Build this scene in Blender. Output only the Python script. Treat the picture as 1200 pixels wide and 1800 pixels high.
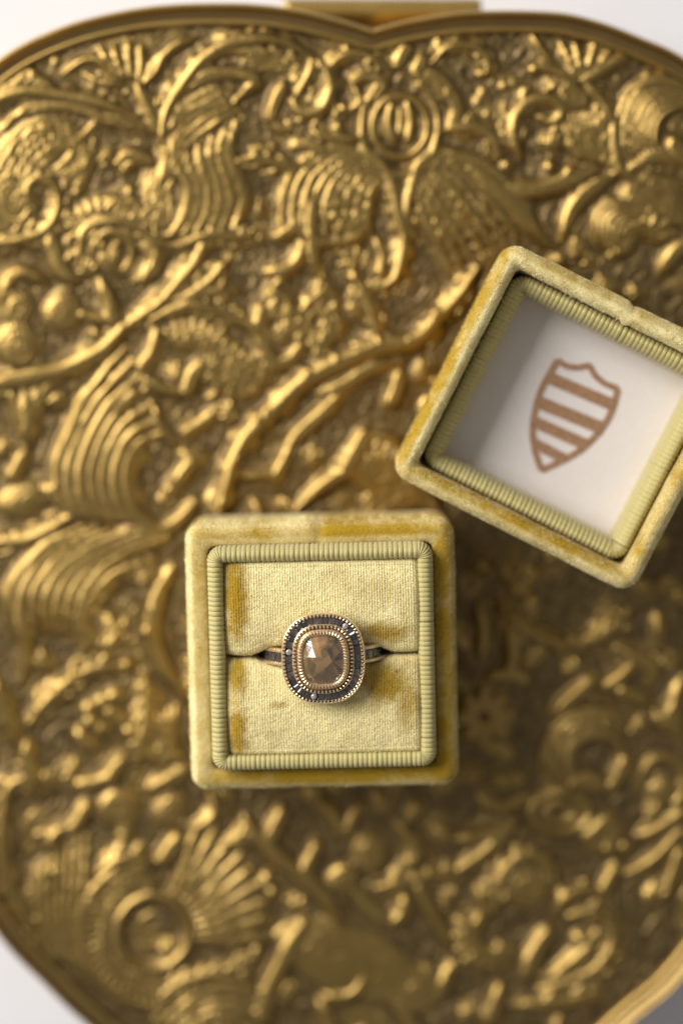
import bpy, bmesh, math, random
import numpy as np
from mathutils import Vector, Matrix

random.seed(7); rng = np.random.default_rng(7)
MM = 0.001
for o in list(bpy.data.objects): bpy.data.objects.remove(o)
scene = bpy.context.scene
COL = scene.collection
R = math.radians

# ------------------------------------------------------------------ camera
TILT = R(5.5); DIST = 420.0; FOCUS_Z = 72.0
CAM = np.array([0, DIST*math.sin(TILT), FOCUS_Z + DIST*math.cos(TILT)])
FWD = np.array([0, -math.sin(TILT), -math.cos(TILT)]); UP = np.array([0, math.cos(TILT), -math.sin(TILT)])
cd = bpy.data.cameras.new('camera'); cam = bpy.data.objects.new('camera', cd); COL.objects.link(cam)
cam.location = Vector(CAM*MM); cam.rotation_euler = (-TILT, 0, 0)
cd.sensor_fit = 'VERTICAL'; cd.sensor_height = 36; cd.lens = 36*DIST/180.0
cd.clip_start = 0.01; cd.clip_end = 20
cd.dof.use_dof = True; cd.dof.focus_distance = DIST*MM; cd.dof.aperture_fstop = 2.6; cd.dof.aperture_blades = 9
scene.camera = cam

def px(x, y, z):
    """point of the photograph (1200x1800) -> mm on the horizontal plane z"""
    d = FWD*DIST + np.array([1, 0, 0])*(x-600)*0.1 + UP*(900-y)*0.1
    t = (z-CAM[2])/d[2]
    return CAM + d*t

# ------------------------------------------------------------------ light
world = bpy.data.worlds.new('World'); scene.world = world; world.use_nodes = True
bg = world.node_tree.nodes['Background']; bg.inputs['Color'].default_value = (1.0, 0.985, 0.98, 1); bg.inputs['Strength'].default_value = 0.235
def area(name, loc, target, sx, sy, watts, col):
    l = bpy.data.lights.new(name, 'AREA'); l.shape = 'RECTANGLE'; l.size = sx; l.size_y = sy; l.energy = watts; l.color = col
    o = bpy.data.objects.new(name, l); COL.objects.link(o); o.location = loc
    o.rotation_euler = (Vector(target)-Vector(loc)).to_track_quat('-Z', 'Y').to_euler(); return o
area('window_light', (-1.0, 0.62, 0.80), (0, 0, 0.05), 1.0, 1.0, 34, (1.0, 0.97, 0.93))
scene.view_settings.view_transform = 'Standard'; scene.view_settings.look = 'None'
scene.view_settings.exposure = 0.06; scene.view_settings.gamma = 1

# ------------------------------------------------------------------ mesh + object helpers
def mesh_np(name, V, F, mat=None, smooth=True, attrs=None):
    V = np.asarray(V, dtype=np.float32)*MM; F = np.asarray(F, dtype=np.int32)
    me = bpy.data.meshes.new(name); n = F.shape[1]
    me.vertices.add(len(V)); me.vertices.foreach_set('co', V.ravel())
    me.loops.add(F.size); me.loops.foreach_set('vertex_index', F.ravel())
    me.polygons.add(len(F)); me.polygons.foreach_set('loop_start', np.arange(0, F.size, n, dtype=np.int32))
    if attrs:
        for k, a in attrs.items():
            at = me.attributes.new(k, 'FLOAT', 'POINT'); at.data.foreach_set('value', np.asarray(a, dtype=np.float32).ravel())
    me.update(calc_edges=True)
    if mat: me.materials.append(mat)
    if smooth: me.shade_smooth()
    else: me.shade_flat()
    return me
def mesh_py(name, V, F, mat=None, smooth=True, attrs=None):
    me = bpy.data.meshes.new(name); me.from_pydata([tuple(float(c)*MM for c in v) for v in V], [], [list(map(int, f)) for f in F])
    if attrs:
        for k, a in attrs.items():
            at = me.attributes.new(k, 'FLOAT', 'POINT'); at.data.foreach_set('value', np.asarray(a, dtype=np.float32).ravel())
    me.update(); me.validate()
    if mat: me.materials.append(mat)
    if smooth: me.shade_smooth()
    else: me.shade_flat()
    return me
def link(name, me, parent=None, loc=(0, 0, 0), rz=0, label=None, kind=None):
    o = bpy.data.objects.new(name, me); COL.objects.link(o)
    o.location = Vector(loc)*MM; o.rotation_euler = (0, 0, rz)
    if parent: o.parent = parent
    if label: o['label'] = label
    if kind: o['kind'] = kind
    return o
def thing(name, label, cat, loc, rot=(0, 0, 0)):
    o = bpy.data.objects.new(name, None); COL.objects.link(o); o.empty_display_size = 0.01
    o.location = Vector(loc)*MM; o.rotation_euler = rot; o['label'] = label; o['category'] = cat; return o
def grid_faces(nu, nv, closed_u=False, closed_v=False):
    iu = np.arange(nu if closed_u else nu-1); iv = np.arange(nv if closed_v else nv-1)
    a, b = np.meshgrid(iu, iv, indexing='ij'); a2 = (a+1) % nu; b2 = (b+1) % nv
    return np.stack([a*nv+b, a2*nv+b, a2*nv+b2, a*nv+b2], -1).reshape(-1, 4)
def smooth01(e0, e1, x):
    t = np.clip((x-e0)/(e1-e0), 0, 1); return t*t*(3-2*t)
_lat = rng.random((512, 512))
def vnoise(x, y, s=1.0, off=0):
    x = np.asarray(x)/s+off*17.3+100; y = np.asarray(y)/s+off*31.7+100
    xi = np.floor(x).astype(int); yi = np.floor(y).astype(int); fx = x-xi; fy = y-yi
    fx = fx*fx*(3-2*fx); fy = fy*fy*(3-2*fy)
    L = lambda a, b: _lat[a % 512, b % 512]
    return (L(xi, yi)*(1-fx)+L(xi+1, yi)*fx)*(1-fy)+(L(xi, yi+1)*(1-fx)+L(xi+1, yi+1)*fx)*fy
def fbm(x, y, s, o=4, off=0):
    v = 0; a = 1; t = 0
    for k in range(o): v = v+a*vnoise(x, y, s/(2**k), off+k); t += a; a *= 0.55
    return v/t

# ------------------------------------------------------------------ materials
class NT:
    def __init__(s, name):
        s.m = bpy.data.materials.new(name); s.m.use_nodes = True; s.t = s.m.node_tree
        s.p = s.t.nodes['Principled BSDF']
    def n(s, typ, **kw):
        nd = s.t.nodes.new(typ)
        for k, v in kw.items():
            if k.startswith('i_'): nd.inputs[k[2:].replace('_', ' ')].default_value = v
            else: setattr(nd, k, v)
        return nd
    def l(s, a, b): s.t.links.new(a, b)
    def noise(s, scale, detail=3, rough=0.6):
        tc = s.n('ShaderNodeTexCoord'); nz = s.n('ShaderNodeTexNoise'); nz.inputs['Scale'].default_value = scale
        nz.inputs['Detail'].default_value = detail; nz.inputs['Roughness'].default_value = rough
        s.l(tc.outputs['Object'], nz.inputs['Vector']); return nz.outputs['Fac']
    def ramp(s, fac, a, b, lo=0.3, hi=0.7):
        r = s.n('ShaderNodeValToRGB'); e = r.color_ramp.elements
        e[0].position = lo; e[0].color = (*a, 1); e[1].position = hi; e[1].color = (*b, 1)
        s.l(fac, r.inputs['Fac']); return r.outputs['Color']
    def rng(s, fac, a, b, lo=0.0, hi=1.0):
        m = s.n('ShaderNodeMapRange'); m.inputs['From Min'].default_value = lo; m.inputs['From Max'].default_value = hi
        m.inputs['To Min'].default_value = a; m.inputs['To Max'].default_value = b; s.l(fac, m.inputs['Value']); return m.outputs['Result']
    def attr(s, name):
        a = s.n('ShaderNodeAttribute'); a.attribute_name = name; return a.outputs['Fac']
    def mix(s, f, a, b, mode='MIX'):
        m = s.n('ShaderNodeMix', data_type='RGBA', blend_type=mode)
        for sock, v in ((m.inputs[0], f), (m.inputs[6], a), (m.inputs[7], b)):
            if isinstance(v, (int, float)): sock.default_value = v
            elif isinstance(v, tuple): sock.default_value = (*v, 1)
            else: s.l(v, sock)
        return m.outputs[2]
    def bump(s, h, strength=0.3, dist=0.0002):
        b = s.n('ShaderNodeBump'); b.inputs['Strength'].default_value = strength; b.inputs['Distance'].default_value = dist
        s.l(h, b.inputs['Height']); s.l(b.outputs['Normal'], s.p.inputs['Normal'])
    def set(s, **kw):
        for k, v in kw.items():
            i = s.p.inputs[k.replace('_', ' ')]
            if hasattr(v, 'is_output'): s.l(v, i)
            else: i.default_value = (*v, 1) if isinstance(v, tuple) and len(v) == 3 else v
        return s

M = {}
def build_materials():
    t = NT('antique_brass')
    pat = t.attr('patina')
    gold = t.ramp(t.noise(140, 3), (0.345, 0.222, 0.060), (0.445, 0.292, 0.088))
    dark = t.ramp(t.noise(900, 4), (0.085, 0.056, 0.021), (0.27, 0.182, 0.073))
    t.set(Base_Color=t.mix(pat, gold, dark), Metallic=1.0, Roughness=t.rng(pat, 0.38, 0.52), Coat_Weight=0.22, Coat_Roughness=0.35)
    t.bump(t.noise(2600, 3), 0.35, 0.0001); M['brass'] = t.m
    t = NT('polished_brass'); t.set(Base_Color=t.mix(t.attr('patina'), t.ramp(t.noise(120), (0.44, 0.285, 0.085), (0.53, 0.355, 0.115)), (0.17, 0.12, 0.065)), Metallic=1.0, Roughness=t.rng(t.noise(300), 0.36, 0.5))
    t.bump(t.noise(1500), 0.15, 0.0001); M['rim'] = t.m
    # velvet
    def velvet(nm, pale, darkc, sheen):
        t = NT(nm); nap_and_shade = t.attr('nap_and_shade')
        c = t.mix(nap_and_shade, pale, darkc); n = t.ramp(t.noise(5200, 2), (0.85, 0.85, 0.85), (1.2, 1.2, 1.2))
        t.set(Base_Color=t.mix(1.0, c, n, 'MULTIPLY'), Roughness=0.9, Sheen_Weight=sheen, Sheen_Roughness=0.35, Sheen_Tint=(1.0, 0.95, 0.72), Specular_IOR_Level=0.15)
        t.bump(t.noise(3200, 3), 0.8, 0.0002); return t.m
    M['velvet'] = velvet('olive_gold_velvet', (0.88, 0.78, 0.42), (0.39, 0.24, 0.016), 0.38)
    M['pile'] = velvet('velvet_pile_fibre', (0.90, 0.81, 0.46), (0.43, 0.27, 0.02), 0.38)
    t = NT('grosgrain_ribbon'); t.set(Base_Color=t.ramp(t.noise(1800, 3), (0.40, 0.34, 0.125), (0.54, 0.465, 0.20)), Roughness=0.62, Sheen_Weight=0.2, Specular_IOR_Level=0.3)
    t.bump(t.noise(6000, 2), 0.4, 0.00008); M['ribbon'] = t.m
    t = NT('dark_lining'); t.set(Base_Color=t.ramp(t.noise(900), (0.03, 0.026, 0.012), (0.06, 0.05, 0.022)), Roughness=0.9); M['lining'] = t.m
    t = NT('white_satin')
    tc = t.n('ShaderNodeTexCoord'); mp = t.n('ShaderNodeMapping'); mp.inputs['Scale'].default_value = (900, 7000, 900)
    nz = t.n('ShaderNodeTexNoise'); nz.inputs['Scale'].default_value = 1.0; t.l(tc.outputs['Object'], mp.inputs['Vector']); t.l(mp.outputs['Vector'], nz.inputs['Vector'])
    t.set(Base_Color=t.ramp(nz.outputs['Fac'], (0.72, 0.66, 0.635), (0.79, 0.735, 0.71)), Roughness=0.42, Sheen_Weight=0.2, Specular_IOR_Level=0.4)
    t.bump(nz.outputs['Fac'], 0.12, 0.00005); M['satin'] = t.m
    t = NT('copper_foil'); t.set(Base_Color=t.ramp(t.noise(1500), (0.42, 0.225, 0.115), (0.68, 0.41, 0.24)), Metallic=0.6, Roughness=0.35); M['foil'] = t.m
    t = NT('rose_gold'); t.set(Base_Color=t.ramp(t.noise(700), (0.96, 0.74, 0.46), (1.0, 0.83, 0.58)), Metallic=0.85, Roughness=0.27)
    t.bump(t.noise(5000), 0.08, 0.00005); M['gold'] = t.m
    t = NT('dark_shade_gold'); t.set(Base_Color=t.ramp(t.noise(900), (0.10, 0.06, 0.03), (0.22, 0.14, 0.07)), Metallic=0.8, Roughness=0.45); M['bed'] = t.m  # dark gold that paints in the shade between the milgrain beads
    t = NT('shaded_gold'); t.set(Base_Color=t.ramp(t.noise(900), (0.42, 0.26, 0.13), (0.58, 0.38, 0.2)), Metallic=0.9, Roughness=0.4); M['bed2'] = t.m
    t = NT('blackened_setting'); t.set(Base_Color=t.ramp(t.noise(800), (0.02, 0.017, 0.015), (0.05, 0.04, 0.035)), Metallic=0.6, Roughness=0.5); M['black'] = t.m
    t = NT('grey_diamond')
    oi = t.n('ShaderNodeObjectInfo'); c1 = t.ramp(oi.outputs['Random'], (0.010, 0.008, 0.007), (0.085, 0.068, 0.06), 0.0, 1.0)
    c2 = t.ramp(t.noise(1600, 4), (0.55, 0.5, 0.5), (1.5, 1.45, 1.5)); t.set(Base_Color=t.mix(1.0, c1, c2, 'MULTIPLY'), Roughness=t.rng(oi.outputs['Random'], 0.05, 0.2), IOR=2.2); M['grey_stone'] = t.m
    t = NT('white_diamond'); t.set(Base_Color=t.ramp(t.noise(2500, 3), (0.25, 0.235, 0.24), (0.6, 0.58, 0.6)), Roughness=0.05, IOR=2.0, Transmission_Weight=0.3); M['diamond'] = t.m
    t = NT('brown_diamond')
    c0 = t.ramp(t.noise(330, 5, 0.65), (0.20, 0.13, 0.028), (0.36, 0.23, 0.095), 0.3, 0.72)
    tc = t.n('ShaderNodeTexCoord'); vo = t.n('ShaderNodeTexVoronoi'); vo.inputs['Scale'].default_value = 620; t.l(tc.outputs['Object'], vo.inputs['Vector'])
    c = t.mix(1.0, c0, t.ramp(vo.outputs['Color'], (0.55, 0.55, 0.5), (1.25, 1.15, 1.15), 0.1, 0.9), 'MULTIPLY')
    c = t.mix(1.0, c, t.ramp(t.attr('facet'), (0.42, 0.40, 0.30), (2.0, 1.85, 2.0), 0.0, 1.0), 'MULTIPLY')  # facet tint paints in lighter and darker internal reflections
    t.set(Base_Color=c, Roughness=0.03, IOR=2.2, Transmission_Weight=0.35, Specular_IOR_Level=0.5, Coat_Weight=0.4, Coat_Roughness=0.02, Coat_IOR=1.8); M['stone'] = t.m
    t = NT('white_table'); t.set(Base_Color=t.ramp(t.noise(60, 3), (0.73, 0.725, 0.76), (0.76, 0.755, 0.79)), Roughness=0.55); M['table'] = t.m
build_materials()

# ------------------------------------------------------------------ table
ZT = 46.0     # mean height of the embossed lid of the heart box
tb = link('table_surface', mesh_py('table_surface', [(-1500, -1500, 0), (1500, -1500, 0), (1500, 1500, 0), (-1500, 1500, 0)], [(0, 1, 2, 3)], M['table'], False)); tb['kind'] = 'structure'

# ------------------------------------------------------------------ heart box
def catmull(P, step, closed=False):
    P = [np.asarray(p, float) for p in P]; n = len(P); out = []
    rngk = range(n) if closed else range(n-1)
    for i in rngk:
        g = lambda k: P[k % n] if closed else P[min(max(k, 0), n-1)]
        p0, p1, p2, p3 = g(i-1), g(i), g(i+1), g(i+2)
        m = max(2, int(math.ceil(np.linalg.norm(p2-p1)/step)))
        for j in range(m):
            t = j/m; out.append(0.5*((2*p1)+(p2-p0)*t+(2*p0-5*p1+4*p2-p3)*t*t+(3*p1-p0-3*p2+p3)*t**3))
    if not closed: out.append(P[-1])
    return np.array(out)

HB_loc = np.array([0.0, 0.0, 0.0])
outline_px = [(655, 52), (640, 47), (600, 35), (520, 16), (425, 6), (300, 8), (200, 22), (100, 50), (0, 102), (-90, 190), (-160, 320), (-210, 500), (-225, 720), (-215, 950), (-170, 1250), (-90, 1510), (0, 1650),
              (75, 1730), (150, 1802), (300, 1925), (450, 2030), (560, 2095), (645, 2120), (730, 2095), (850, 2020), (1000, 1905), (1110, 1802), (1200, 1722), (1310, 1560), (1410, 1330), (1480, 1030), (1500, 760), (1480, 500),
              (1420, 310), (1310, 180), (1200, 100), (1125, 65), (1050, 37), (970, 21), (825, 20), (730, 33), (670, 47)]
OUT = np.array([px(a, b, ZT+1.0)[:2] for a, b in outline_px])
OUT = catmull(OUT, 0.8, True)
OUT = OUT[::-1] if np.sum(OUT[:, 0]*np.roll(OUT[:, 1], -1)-np.roll(OUT[:, 0], -1)*OUT[:, 1]) < 0 else OUT   # ccw
def inward(P):
    T = np.roll(P, -1, 0)-np.roll(P, 1, 0); T /= np.linalg.norm(T, axis=1)[:, None]
    Nn = np.stack([-T[:, 1], T[:, 0]], 1)
    for _ in range(2): Nn = (np.roll(Nn, 1, 0)+Nn*2+np.roll(Nn, -1, 0))/4
    return Nn/np.linalg.norm(Nn, axis=1)[:, None]
INW = inward(OUT)
heart = thing('heart_box', 'heart shaped embossed brass box with scrolling leaves lying under both velvet pieces', 'box', (0, 0, 0))
def sweep(profile, closed_prof=False):
    V = np.stack([np.concatenate([OUT+INW*s, np.full((len(OUT), 1), z)], 1) for s, z in profile], 1)
    return V.reshape(-1, 3), grid_faces(len(OUT), len(profile), True, closed_prof)[:, ::-1]
def brassmesh(name, V, F, mat, pat=None): return mesh_np(name, V, F, mat, True, {'patina': np.zeros(len(V)) if pat is None else np.tile(pat, len(OUT))})
V, F = sweep([(0.00, 43.2), (-0.25, 44.0), (-0.22, 45.4), (-0.05, 46.2), (0.21, 46.55), (0.50, 46.5), (0.71, 46.2), (1.01, 45.6), (1.51, 45.15), (2.10, 44.95), (2.69, 44.9)])
link('rim', brassmesh('rim', V, F, M['rim'], [0, 0, 0, 0, 0, 0.05, 0.3, 0.55, 0.6, 0.6, 0.8]), heart)
V, F = sweep([(2.52, 44.75), (2.60, 45.2), (2.81, 45.75), (3.11, 46.0), (3.44, 45.9), (3.74, 45.5), (3.99, 44.9), (4.20, 44.4)])
link('inner_bead', brassmesh('inner_bead', V, F, M['rim'], [0.8, 0.5, 0.1, 0, 0, 0.3, 0.7, 0.9]), heart)
V, F = sweep([(6, 0.02), (1.0, 0.02), (0.6, 1.5), (1.0, 3), (1.2, 6), (1.2, 40), (0.8, 42), (0.0, 43.1)])
link('side_wall', brassmesh('side_wall', V, F, M['rim']), heart)
# hinge behind the cleft
hy = px(655, 19, 31)[1]; hx0 = px(498, 0, 31)[0]; hx1 = px(845, 0, 31)[0]
def bar(x0, x1, y, z, r, n=16):
    xs = [x0, x0+0.4]+list(np.linspace(x0+1, x1-1, 12))+[x1-0.4, x1]; V = []
    for i, x in enumerate(xs):
        rr = r*(0.75 if i in (0, len(xs)-1) else 1)
        for k in range(n): V.append((x, y+rr*math.cos(k*2*math.pi/n), z+rr*math.sin(k*2*math.pi/n)))
    V = np.array(V); F = [list(f) for f in grid_faces(len(xs), n, False, True)]
    F += [list(range(n))[::-1], list(range((len(xs)-1)*n, len(xs)*n))]
    return V, F
hg = link('hinge', None or mesh_py('hinge', *bar(hx0, hx1, hy, 31, 2.4), M['rim'], True, {'patina': np.zeros(16*16)}), heart, label='smooth brass hinge barrel behind the cleft of the heart')
V = []; 
yb = px(655, 60, 31)[1]
for (x, y, z) in [(hx0+3, hy, 29), (hx1-3, hy, 29), (hx1-3, yb-4, 29), (hx0+3, yb-4, 29), (hx0+3, hy, 27.5), (hx1-3, hy, 27.5), (hx1-3, yb-4, 27.5), (hx0+3, yb-4, 27.5)]: V.append((x, y, z))
link('hinge_plate', mesh_py('hinge_plate', V, [(3, 2, 1, 0), (4, 5, 6, 7), (0, 1, 5, 4), (1, 2, 6, 5), (2, 3, 7, 6), (3, 0, 4, 7)], M['rim'], False, {'patina': np.zeros(8)}), heart)

# ---- embossed lid: one height field, cut into its ornaments
G = 0.21
x0, x1 = OUT[:, 0].min()-1, OUT[:, 0].max()+1; y0, y1 = OUT[:, 1].min()-1, OUT[:, 1].max()+1
nx = int((x1-x0)/G)+1; ny = int((y1-y0)/G)+1
gx = x0+np.arange(nx)*G; gy = y0+np.arange(ny)*G
GX, GY = np.meshgrid(gx, gy, indexing='ij')
H = np.zeros((nx, ny), np.float32); ID = np.full((nx, ny), -1, np.int32); NAMES = []
def win(xa, xb, ya, yb):
    return slice(max(0, int((xa-x0)/G)), min(nx, int((xb-x0)/G)+2)), slice(max(0, int((ya-y0)/G)), min(ny, int((yb-y0)/G)+2))
def raise_(sl, h, i):
    Hs = H[sl]; m = h > Hs; Hs[m] = h[m]; ID[sl][m & (h > 0.12)] = i
def new_id(name): NAMES.append(name); return len(NAMES)-1
def W(pts): return [px(a, b, ZT)[:2] for a, b in pts]
def stroke_w(P, w, h, i, taper=(0.45, 0.35), groove=False, step=0.8):
    C = catmull(P, step); n = len(C)
    for k in range(n-1):
        t = k/max(1, n-1); f = min(1, taper[0]+(1-taper[0])*t/0.25, taper[1]+(1-taper[1])*(1-t)/0.3)
        ww = w*f; p, q = C[k], C[k+1]
        sl = win(min(p[0], q[0])-ww, max(p[0], q[0])+ww, min(p[1], q[1])-ww, max(p[1], q[1])+ww)
        X, Y = GX[sl], GY[sl]
        if X.size == 0: continue
        d = q-p; L2 = max(1e-9, d@d); u = np.clip(((X-p[0])*d[0]+(Y-p[1])*d[1])/L2, 0, 1)
        r = np.sqrt((X-p[0]-u*d[0])**2+(Y-p[1]-u*d[1])**2)/ww
        hh = h*(0.55+0.45*f)*np.sqrt(np.clip(1-r*r, 0, 1))
        if groove: hh = hh*(1-0.35*np.exp(-(r/0.25)**2))
        raise_(sl, hh.astype(np.float32), i)
PXM = 0.107
def S(pts, w=10, h=1.5, name='scroll', groove=False, taper=(0.45, 0.35)):
    if name == 'leaf': groove = True; w = w*1.3; taper = (0.3, 0.12) if taper == (0.45, 0.35) else taper
    i = new_id(name); stroke_w(W(pts), w*PXM, h, i, taper, groove)
    if name in ('scroll', 'stem', 'acanthus') and h >= 1.3: leaflets(W(pts), w*PXM, i)
def leaflets(P, w, i):
    C = catmull(P, 0.5); n = len(C); k = 5; sd = random.choice((-1, 1))
    while k < n-6:
        t = C[min(n-1, k+2)]-C[max(0, k-2)]; t = t/(np.linalg.norm(t)+1e-9); nn = np.array([-t[1], t[0]])*sd; L = random.uniform(1.7, 3.2)
        p = C[k]; ok = True
        q = p+nn*L*0.75+t*L*0.6; gi, gj = int((q[0]-x0)/G), int((q[1]-y0)/G)
        if 0 < gi < nx and 0 < gj < ny and H[gi, gj] < 0.5:
            stroke_w([p, p+nn*L*0.45+t*L*0.15, q, q+t*L*0.35-nn*L*0.05], random.uniform(0.42, 0.62), random.uniform(0.7, 1.15), i, (0.9, 0.4), True, 0.9)
        sd = -sd; k += random.randint(2, 4)
def FAN(A, B, n, h=0.8, name='shell', wf=0.62):
    i = new_id(name); A = catmull(W(A), 1.0); B = catmull(W(B), 1.0); m = 14
    rs = lambda C: C[np.linspace(0, len(C)-1, m).round().astype(int)]
    A, B = rs(A), rs(B)
    for k in range(n):
        f = k/(n-1); C = A*(1-f)+B*f; w = np.mean(np.linalg.norm(A-B, axis=1))/(n-1)*wf
        stroke_w(C, w, h*(0.85+0.3*random.random()), i, (0.5, 0.4))
def D(x, y, r=9, h=1.5, name='bead'):
    i = new_id(name); c = W([(x, y)])[0]; rr = r*PXM
    sl = win(c[0]-rr, c[0]+rr, c[1]-rr, c[1]+rr); q = ((GX[sl]-c[0])**2+(GY[sl]-c[1])**2)/rr**2
    raise_(sl, (h*np.sqrt(np.clip(1-q, 0, 1))).astype(np.float32), i)
def BALL(x, y, rx, ry, h=1.3, name='fruit', hatch='cross', ang=0):
    i = new_id(name); c = W([(x, y)])[0]; a, b = rx*PXM, ry*PXM; m = max(a, b)
    sl = win(c[0]-m, c[0]+m, c[1]-m, c[1]+m); X = GX[sl]-c[0]; Y = GY[sl]-c[1]
    ca, sa = math.cos(R(ang)), math.sin(R(ang)); U = X*ca+Y*sa; Vv = -X*sa+Y*ca
    q = (U/a)**2+(Vv/b)**2; hh = h*0.7*np.sqrt(np.clip(1-q, 0, 1))
    if hatch: hh = hh*(1+0.2*np.sin(U*2*math.pi/1.0)*(1 if hatch == 'rib' else np.sin(Vv*2*math.pi/1.0)+0.5))
    raise_(sl, hh.astype(np.float32), i)
def RAD(cx, cy, r0, r1, a0, a1, n, h=0.8, name='shell', bend=0.0, wf=0.55):
    i = new_id(name)
    for k in range(n):
        a = R(a0+(a1-a0)*k/(n-1)); pts = []
        for t in (0, 0.35, 0.7, 1):
            r = r0+(r1-r0)*t; aa = a+R(bend)*t; pts.append((cx+r*math.cos(aa), cy-r*math.sin(aa)))
        stroke_w(W(pts), (r0+r1)/2*abs(R(a1-a0))/(n-1)*wf*PXM, h, i, (0.5, 0.5))
def RING(cx, cy, rx, ry, w=8, h=1.2, a0=0, a1=360, name='ring_moulding'):
    S([(cx+rx*math.cos(R(a)), cy-ry*math.sin(R(a))) for a in np.linspace(a0, a1, 20)], w, h, name, taper=(1, 1) if a1-a0 >= 360 else (0.6, 0.6))

def ornaments():
    # upper left: two great C scrolls, flower between them
    S([(-140, 260), (-60, 200), (0, 173), (50, 160), (110, 167), (173, 180), (227, 203), (273, 232)], 13, 2.0)
    S([(-10, 240), (25, 205), (65, 190), (120, 188), (172, 205), (150, 235), (125, 250), (110, 248)], 8, 1.2, 'leaf')
    S([(170, 208), (205, 212), (240, 222)], 9, 1.2, 'leaf')
    S([(282, 250), (290, 205), (303, 175), (320, 148), (345, 115), (375, 90), (402, 76), (440, 68), (485, 70), (520, 82), (548, 100)], 12, 2.0)
    S([(548, 100), (545, 125), (533, 148), (522, 165)], 9, 1.4)
    S([(560, 108), (577, 130), (582, 158), (568, 188), (540, 200), (520, 190), (515, 175)], 12, 1.9)
    S([(497, 152), (486, 175), (475, 208)], 10, 1.7, 'leaf', taper=(0.8, 0.6))
    S([(475, 208), (490, 225), (515, 228)], 7, 1.0, 'leaf')
    S([(318, 165), (350, 140), (400, 127), (450, 140), (432, 160), (407, 183)], 9, 1.5, 'leaf')
    FAN([(295, 240), (320, 190), (370, 160), (410, 155)], [(300, 300), (330, 250), (380, 215), (425, 195)], 5, 0.8, 'leaf_veins')
    FAN([(285, 250), (292, 280), (275, 330)], [(320, 240), (318, 280), (300, 320)], 3, 0.9, 'leaf_veins')
    FAN([(420, 100), (470, 90), (520, 110), (530, 135)], [(420, 125), (460, 120), (495, 130), (505, 150)], 4, 0.45, 'shell')
    S([(113, 127), (140, 108), (165, 103), (185, 115), (192, 135)], 8, 1.4, 'petal')
    S([(346, 65), (315, 75), (290, 95), (275, 125), (255, 145)], 9, 1.6, 'petal')
    for a in ([(200, 82), (208, 110), (218, 138)], [(246, 82), (248, 110), (245, 140)], [(175, 85), (190, 105), (208, 135)], [(282, 92), (270, 115), (256, 140)], [(225, 75), (226, 105), (232, 138)], [(150, 130), (180, 145), (215, 150)]):
        S(a, 8, 1.1, 'petal')
    S([(240, 150), (258, 185), (277, 230)], 13, 1.6, 'stem')
    S([(-20, 155), (20, 148), (52, 120)], 7, 1.1, 'leaf'); S([(52, 120), (68, 138), (92, 150)], 7, 1.1, 'leaf'); D(98, 107, 8, 0.9)
    S([(-60, 400), (-10, 425), (40, 420), (82, 402), (102, 365), (98, 330), (75, 312), (52, 322), (50, 350), (68, 362)], 10, 1.5)
    BALL(15, 350, 50, 60, 0.9, 'leaf', 'rib', 30)
    FAN([(-20, 300), (10, 250), (60, 215), (120, 205)], [(60, 318), (80, 285), (110, 262), (150, 245)], 6, 0.8, 'leaf_veins')
    FAN([(90, 310), (120, 285), (140, 250)], [(130, 345), (150, 305), (165, 250)], 3, 0.7, 'leaf_veins')
    S([(205, 288), (225, 270), (250, 276), (272, 290)], 9, 1.4, 'leaf'); S([(215, 305), (228, 290), (240, 280)], 7, 1.1, 'leaf'); D(228, 335, 11, 1.3)
    S([(195, 345), (215, 360), (245, 355)], 8, 1.0, 'leaf')
    FAN([(305, 285), (332, 330), (322, 385), (300, 412)], [(418, 215), (402, 270), (428, 340), (412, 402)], 6, 1.3, 'acanthus_leaf')
    FAN([(262, 300), (258, 350), (285, 400)], [(290, 300), (300, 350), (300, 400)], 4, 0.7, 'leaf_veins')
    S([(262, 415), (310, 432), (370, 412), (425, 416), (455, 398)], 9, 1.4)
    S([(250, 490), (275, 450), (262, 415), (238, 398), (205, 388), (165, 393), (142, 418), (138, 470)], 9, 1.5)
    S([(160, 445), (175, 416), (200, 408), (225, 420), (232, 450), (214, 478)], 8, 1.2)
    RAD(195, 440, 60, 92, 35, 150, 11, 0.8, 'shell'); BALL(195, 455, 22, 26, 0.9, 'fruit', 'rib', 10); D(206, 430, 9, 1.2); D(180, 432, 9, 1.2)
    FAN([(240, 420), (260, 460), (235, 495)], [(262, 420), (280, 465), (250, 500)], 3, 0.9, 'shell')
    S([(86, 408), (97, 445), (112, 480), (142, 494)], 11, 1.6, 'leaf')
    S([(0, 530), (12, 495), (38, 478), (68, 490), (82, 502)], 9, 1.4, 'leaf'); D(14, 500, 10, 1.6)
    BALL(30, 605, 42, 38, 1.5, 'fruit', 'cross', 10); BALL(112, 548, 36, 34, 1.5, 'fruit', 'rib', 70); BALL(30, 540, 34, 30, 1.0, 'fruit', 'rib', 40)
    # left middle: stem, branches
    S([(357, 435), (343, 460), (310, 500), (280, 535), (240, 560), (218, 578)], 11, 1.6, 'stem', taper=(1, 0.8))
    S([(405, 450), (372, 490), (335, 518), (300, 530)], 9, 1.4, 'stem'); S([(420, 510), (395, 512), (350, 518), (305, 545)], 8, 1.3, 'stem')
    S([(452, 572), (430, 568), (400, 555), (365, 542), (325, 538), (270, 560)], 10, 1.6, 'stem', taper=(1, 0.5)); S([(456, 540), (457, 560), (448, 578)], 9, 1.7, 'leaf', taper=(0.8, 0.8))
    S([(218, 575), (185, 612), (150, 632), (110, 650), (60, 660), (0, 672), (-60, 690)], 17, 2.0, 'stem', taper=(0.6, 0.7))
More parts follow.
